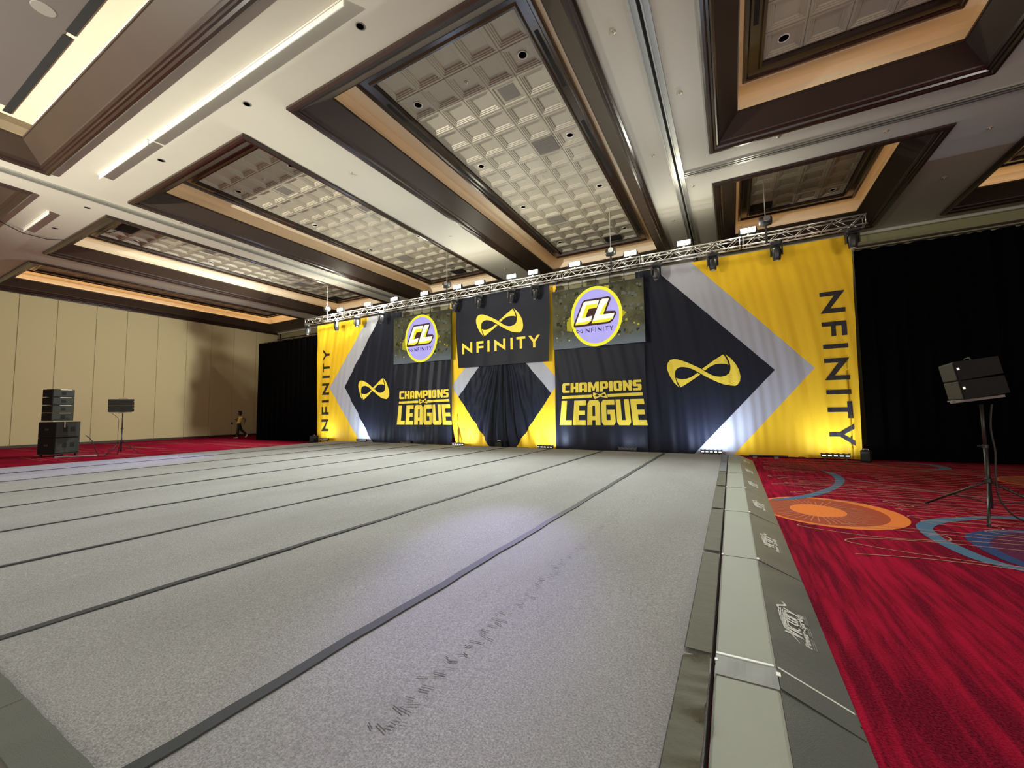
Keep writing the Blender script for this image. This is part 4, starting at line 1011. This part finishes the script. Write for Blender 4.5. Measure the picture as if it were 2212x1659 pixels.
# ------------------------------------------------------------------ sound: left stack
def rot_local(e, x, y): return (x, y)
def driver(b, x, y, z, r, axis='x'): b.lathe([(r, 0), (r*.92, .012), (r*.85, -.01), (r*.3, -.03), (.01, -.02)], (x, y, z), 18, axis)
rz = R(20); cor = Vector((-21.56, 5.16)); Wd = Vector((math.cos(rz), math.sin(rz))); Sd = Vector((-math.sin(rz), math.cos(rz)))
cen = cor - Wd*.38 + Sd*.38
base_z = .13
e = empty('wheel_dolly', (cen.x, cen.y, 0), 'low dolly on casters carrying the bass speakers on the left', 'dolly', rz=rz)
b = MB(); b.box((0, 0, .105), (.78, .78, .03)); b.build('deck', m_blkmetal, e)
for sx in (-1, 1):
    for sy in (-1, 1):
        b = MB(); b.lathe([(.02, -.02), (.045, -.018), (.045, .018), (.02, .02)], (sx*.31, sy*.31, .047), 12, 'y'); b.box((sx*.31, sy*.31, .083), (.05, .05, .025)); b.build('caster', m_rubber, e)
for k in range(2):
    z = .121+k*.575
    e = empty('subwoofer', (cen.x, cen.y, z), 'dark bass speaker with two square ports, %s' % ('bottom of the left stack' if k == 0 else 'standing on the other one'), 'speaker', 'bass speakers of the left stack', rz=rz)
    b = MB(); b.box((0, 0, .2865), (.76, .76, .571), ch=.012); b.build('cabinet', m_speaker, e)
    b = MB(); b.box((.383, 0, .2865), (.012, .72, .53)); b.build('grille', m_grille, e)
    for s in (-1, 1):
        b = MB(); b.box((.391, s*.115+.02, .30), (.008, .13, .17), ch=.002); b.build('port', m_black, e)
    for s in (-1, 1):
        b = MB(); b.box((0, s*.383, .30), (.16, .012, .08), ch=.004); b.build('handle', m_blkmetal, e)
c2 = cor - Wd*.36 + Sd*.27 + Vector((-.02, -.02))
e = empty('stack_frame', (c2.x, c2.y, 1.268), 'metal frame between the bass speakers and the small array boxes', 'frame', rz=rz)
b = MB(); b.box((0, -.25, .028), (.56, .04, .04)); b.box((0, .25, .028), (.56, .04, .04)); b.box((.27, 0, .028), (.04, .5, .04)); b.build('rails', m_alu, e)
b = MB(); b.box((.415, -.01, -.08), (.02, .03, .25)); b.build('link_bar', m_alu, e)
for k in range(4):
    z = 1.318+k*.288
    e = empty('array_speaker', (c2.x, c2.y, z), 'small dark array box of the left stack, %s' % ['bottom one above the frame', 'second from the bottom', 'third from the bottom', 'topmost'][k], 'speaker', 'small array boxes of the left stack', rz=rz)
    b = MB(); x0, x1, y_, z0, z1 = -.26, .28, .33, .0, .280
    b.add([(x1, -y_, z0), (x1, y_, z0), (x0, y_*.8, z0+.006), (x0, -y_*.8, z0+.006), (x1, -y_, z1), (x1, y_, z1), (x0, y_*.8, z1-.006), (x0, -y_*.8, z1-.006)], [(0, 1, 2, 3), (4, 5, 6, 7), (0, 1, 5, 4), (1, 2, 6, 5), (2, 3, 7, 6), (3, 0, 4, 7)]); b.build('cabinet', m_speaker, e)
    b = MB(); b.box((x1+.005, 0, .14), (.010, .62, .245)); b.build('grille', m_grille, e)
    b = MB(); b.box((x1+.012, 0, .14), (.006, .13, .12)); b.build('horn', m_black, e)
    b = MB(); b.box((x1+.012, .06, .272), (.016, .34, .018)); b.build('rigging_bar', m_alu, e)
cable([(-21.55, 5.95, .75), (-21.45, 6.10, .55), (-21.38, 6.15, .35), (-21.45, 6.3, .02), (-21.5, 6.6, .012)], 'dark cable hanging behind the left speaker stack', .014)
cable([(-21.2, 5.1, .02), (-21.0, 5.3, .04), (-20.9, 5.5, .02), (-20.7, 5.7, .03), (-20.55, 6.0, .012)], 'pale crumpled cable cover on the carpet before the left stack', .03, m_greyprint)

# tripod stands with two small array boxes each
def tripod(x, y, h, lab, legr=.62, yaw0=0.0, hub=.62, spread=.62, small=1.0):
    e = empty('speaker_stand', (x, y, 0), lab, 'speaker stand', 'tripod speaker stands', rz=yaw0)
    b = MB(); b.tube([(0, 0, .10), (0, 0, h*.62)], .021, 10); b.build('lower_pole', m_blkmetal, e, True)
    b = MB(); b.tube([(0, 0, h*.60), (0, 0, h)], .0175, 10); b.build('upper_pole', m_blkmetal, e, True)
    b = MB(); b.lathe([(.024, -.03), (.034, -.025), (.034, .03), (.024, .035)], (0, 0, hub), 12); b.box((.04, 0, hub), (.03, .03, .03)); b.build('hub', m_blkmetal, e)
    b = MB(); b.lathe([(.022, -.02), (.030, -.018), (.030, .02), (.022, .022)], (0, 0, h*.62), 12); b.tube([(0, -.02, h*.62), (0, -.07, h*.62)], .008, 6); b.tube([(-.06, 0, h*.62), (.06, 0, h*.62)], .005, 6); b.build('collar', m_blkmetal, e)
    for i in range(3):
        a = 2*math.pi*i/3; ft = (math.cos(a)*spread, math.sin(a)*spread, .02)
        b = MB(); b.tube([(math.cos(a)*.03, math.sin(a)*.03, hub-.02), ft], .014, 8); leg = b.build('leg', m_blkmetal, e, True)
        b = MB(); b.lathe([(.012, -.018), (.019, -.018), (.019, .01), (.012, .015)], ft, 10); b.build('rubber_foot', m_rubber, leg)
        b = MB(); m_ = .55; b.tube([(math.cos(a)*.02, math.sin(a)*.02, .16), (math.cos(a)*(.03+(spread-.03)*m_), math.sin(a)*(.03+(spread-.03)*m_), (hub-.02)*(1-m_)+.02*m_)], .007, 6); b.build('brace', m_blkmetal, e)
    return e
def array_pair(x, y, z, rz, tilt, lab, wd=.70, dp=.50):
    for k in range(2):
        h = .235
        e = empty('array_speaker', (x, y, z), 'small black array box, %s of the pair %s' % ('lower' if k == 0 else 'upper', lab), 'speaker', 'array boxes ' + lab)
        e.rotation_euler = (0, tilt, rz)        # local +x is the front
        z0 = k*(h+.005)+.02; y_ = wd/2
        b = MB(); b.add([(dp/2, -y_, z0), (dp/2, y_, z0), (-dp/2, y_*.72, z0+.012), (-dp/2, -y_*.72, z0+.012), (dp/2, -y_, z0+h), (dp/2, y_, z0+h), (-dp/2, y_*.72, z0+h-.012), (-dp/2, -y_*.72, z0+h-.012)], [(0, 1, 2, 3), (4, 5, 6, 7), (0, 1, 5, 4), (1, 2, 6, 5), (2, 3, 7, 6), (3, 0, 4, 7)]); b.build('cabinet', m_speaker, e)
        b = MB(); b.box((dp/2+.006, 0, z0+h/2), (.012, wd-.03, h-.02), ch=.003); b.build('grille', m_grille, e)
        for s in (-1, 1):
            b = MB(); b.box((dp/2-.02, s*(y_+.004), z0+h*.6), (.022, .010, .030)); b.build('rigging_pin', m_alu, e)
        if k == 1:
            b = MB(); b.tube([(0, -.12, z0+h), (0, -.10, z0+h+.03), (0, .10, z0+h+.03), (0, .12, z0+h)], .008, 6); b.build('handle', m_blkmetal, e)
        else:
            b = MB(); b.box((0.03, 0, z0-.022), (dp+.06, .10, .03)); b.box((dp/2+.02, 0, z0-.012), (.03, wd-.08, .018)); b.build('mounting_plate', m_vent, e)
tripod(-20.35, 6.60, 1.56, 'black tripod speaker stand near the left wall', hub=.52, spread=.55, yaw0=.9)
array_pair(-20.35, 6.60, 1.60, R(-35), R(3), 'on the left tripod stand', .72, .42)
tripod(2.80, 7.38, 1.40, 'black tripod speaker stand on the patterned carpet at the right', hub=.44, spread=.70, yaw0=R(-113))
array_pair(2.77, 7.32, 1.47, R(173), R(9), 'on the right tripod stand', .64, .40)
cable([(2.86, 7.30, 1.40), (2.84, 7.32, 1.1), (2.86, 7.32, .8), (2.84, 7.31, .5), (2.86, 7.29, .2), (2.98, 7.12, .012), (3.3, 6.8, .012)], 'black cable wound down the right speaker stand', .009)
cable([(-20.55, 6.35, 1.56), (-20.50, 6.45, 1.45), (-20.43, 6.51, 1.30), (-20.43, 6.51, .8), (-20.44, 6.49, .3), (-20.62, 6.25, .012), (-20.9, 6.0, .012)], 'thin cable running down the left speaker stand', .007)

# wall outlet
e = empty('wall_outlet', (XL+.03, 15.62, .89), 'small dark wall outlet plate left of the walking person', 'outlet')
b = MB(); b.box((.008, 0, 0), (.012, .11, .14), ch=.003); b.build('plate', m_basebd, e)
for zz in (.035, -.035):
    b = MB(); b.box((.016, 0, zz), (.006, .04, .035)); b.build('socket', m_black, e)

# ------------------------------------------------------------------ the person
m_skin = mat('skin', (.09, .045, .028), .5, var=.1); m_hair = mat('hair', (.008, .006, .006), .7); m_shirt = mat('yellow_shirt', (.62, .52, .10), .8, var=.15, scale=20)
m_pants = mat('black_trousers', (.008, .008, .009), .8); m_shoe = mat('white_shoes', (.65, .65, .60), .6); m_eye = mat('eye_white', (.5, .5, .48), .4)
pf = Vector((-.42, -.91, 0)).normalized(); pl = Vector((-pf.y, pf.x, 0)); PO = Vector((-27.2, 14.25, 0)) - pf*.11
def L2(f, l, z): return PO + pf*f + pl*l + Vector((0, 0, z))
def skin(name, pts, edges, m, root=0, sub=2):
    me = bpy.data.meshes.new(name); me.from_pydata([L2(*p[:3]) - PO for p in pts], edges, []); me.materials.append(m)
    o = bpy.data.objects.new(name, me); C.objects.link(o)
    sm = o.modifiers.new('skin', 'SKIN'); sm.use_smooth_shade = True
    if not me.skin_vertices: me.attributes
    lay = me.skin_vertices[0] if me.skin_vertices else None
    if lay is None:
        bm = bmesh.new(); bm.from_mesh(me); bm.verts.layers.skin.verify(); bm.to_mesh(me); bm.free(); lay = me.skin_vertices[0]
    for i, p in enumerate(pts):
        r = p[3] if len(p) > 3 else .05; lay.data[i].radius = (r, p[4] if len(p) > 4 else r); lay.data[i].use_root = (i == root)
    ss = o.modifiers.new('sub', 'SUBSURF'); ss.levels = sub; ss.render_levels = sub
    return o
pe = empty('person', PO, 'person in a yellow top, black trousers and white shoes walking left along the wall', 'person')
pts = [(0, 0, .88, .11), (-.03, 0, 1.02, .105), (-.06, 0, 1.22, .125), (-.06, 0, 1.34, .07), (-.03, 0, 1.42, .045), (-.01, 0, 1.50, .075), (0, 0, 1.57, .088), (-.01, 0, 1.63, .05),
       (-.07, .15, 1.31, .060), (-.30, .24, 1.20, .050), (-.27, .22, .99, .038), (-.07, -.15, 1.31, .060), (-.02, -.21, 1.07, .050), (.14, -.15, 1.16, .038),
       (0, .09, .84, .085), (.04, .09, .47, .055), (.10, .09, .09, .038), (.22, .09, .04, .032), (-.02, -.09, .84, .085), (-.14, -.09, .50, .055), (-.42, -.09, .22, .038), (-.44, -.09, .10, .032), (.055, 0, 1.535, .016)]
ed = [(0, 1), (1, 2), (2, 3), (3, 4), (4, 5), (5, 6), (6, 7), (2, 8), (8, 9), (9, 10), (2, 11), (11, 12), (12, 13), (0, 14), (14, 15), (15, 16), (16, 17), (0, 18), (18, 19), (19, 20), (20, 21), (6, 22)]
for hand, base, dirn in ((10, (-.27, .22, .99), (.03, 0, -1)), (13, (.14, -.15, 1.16), (1, 0, .35))):
    d = Vector(dirn).normalized(); side = Vector((0, 1, 0)); pm = Vector(base)+d*.055; ip = len(pts); pts.append((*pm, .024, .014)); ed.append((hand, ip))
    for i, (off, ln) in enumerate(((-.026, .060), (-.009, .072), (.009, .076), (.026, .066))):
        a = pm+side*off+d*.035; b2 = a+d*ln*.5+Vector((.008, 0, -.004)); c3 = b2+d*ln*.5+Vector((.016, 0, -.010))
        k0 = len(pts); pts += [(*a, .0085), (*b2, .0080), (*c3, .0072)]; ed += [(ip, k0), (k0, k0+1), (k0+1, k0+2)]
    a = pm+side*(-.035)+d*.0; b2 = a+side*(-.018)+d*.03; k0 = len(pts); pts += [(*a, .009), (*b2, .0085)]; ed += [(ip, k0), (k0, k0+1)]
body = skin('body', pts, ed, m_skin); body.parent = pe
q = skin('shirt', [(-.01, 0, .93, .135), (-.03, 0, 1.03, .125), (-.06, 0, 1.22, .145), (-.065, 0, 1.335, .085), (-.07, .15, 1.31, .072), (-.19, .20, 1.25, .062), (-.07, -.15, 1.31, .072), (-.035, -.19, 1.19, .062)], [(0, 1), (1, 2), (2, 3), (2, 4), (4, 5), (2, 6), (6, 7)], m_shirt, 1); q.parent = pe
q['label'] = 'yellow top'
q = skin('trousers', [(-.01, 0, .95, .125), (0, 0, .86, .125), (0, .09, .80, .105), (.04, .09, .47, .080), (.09, .09, .10, .075), (-.02, -.09, .80, .105), (-.14, -.09, .50, .080), (-.40, -.09, .24, .070)], [(0, 1), (1, 2), (2, 3), (3, 4), (1, 5), (5, 6), (6, 7)], m_pants, 1); q.parent = pe
q = skin('hair', [(-.03, 0, 1.68, .05), (-.03, 0, 1.60, .098), (-.075, 0, 1.52, .075), (-.09, 0, 1.42, .06)], [(0, 1), (1, 2), (2, 3)], m_hair, 1); q.parent = pe
for nm, s in (('a', [(.02, .09, .045, .045, .042), (.13, .09, .045, .046, .040), (.28, .09, .035, .036, .030)]), ('b', [(-.47, -.09, .22, .045, .042), (-.43, -.09, .13, .046, .040), (-.36, -.09, .035, .034, .030)])):
    q = skin('shoe', s, [(0, 1), (1, 2)], m_shoe, 1); q.parent = pe
for s in (-1, 1):
    b = MB(); c = L2(.068, s*.032, 1.575)-PO; b.lathe([(.002, -.011), (.009, -.007), (.011, 0), (.009, .007), (.002, .011)], c, 8); b.build('eye', m_eye, pe, True)
    b = MB(); c = L2(-.01, s*.09, 1.555)-PO; b.box(c, (.03, .02, .05), ch=.006); b.build('ear', m_skin, pe)
b = MB(); c = L2(.072, 0, 1.505)-PO; b.box(c, (.02, .035, .010), ch=.003); b.build('mouth', mat('lips', (.12, .03, .03), .5), pe)
b = MB()
for z in (1.07, 1.24): c = L2(.075, 0, z)-PO; b.box(c, (.05, .10, .035))
b.build('shirt_print', m_kprint, pe)
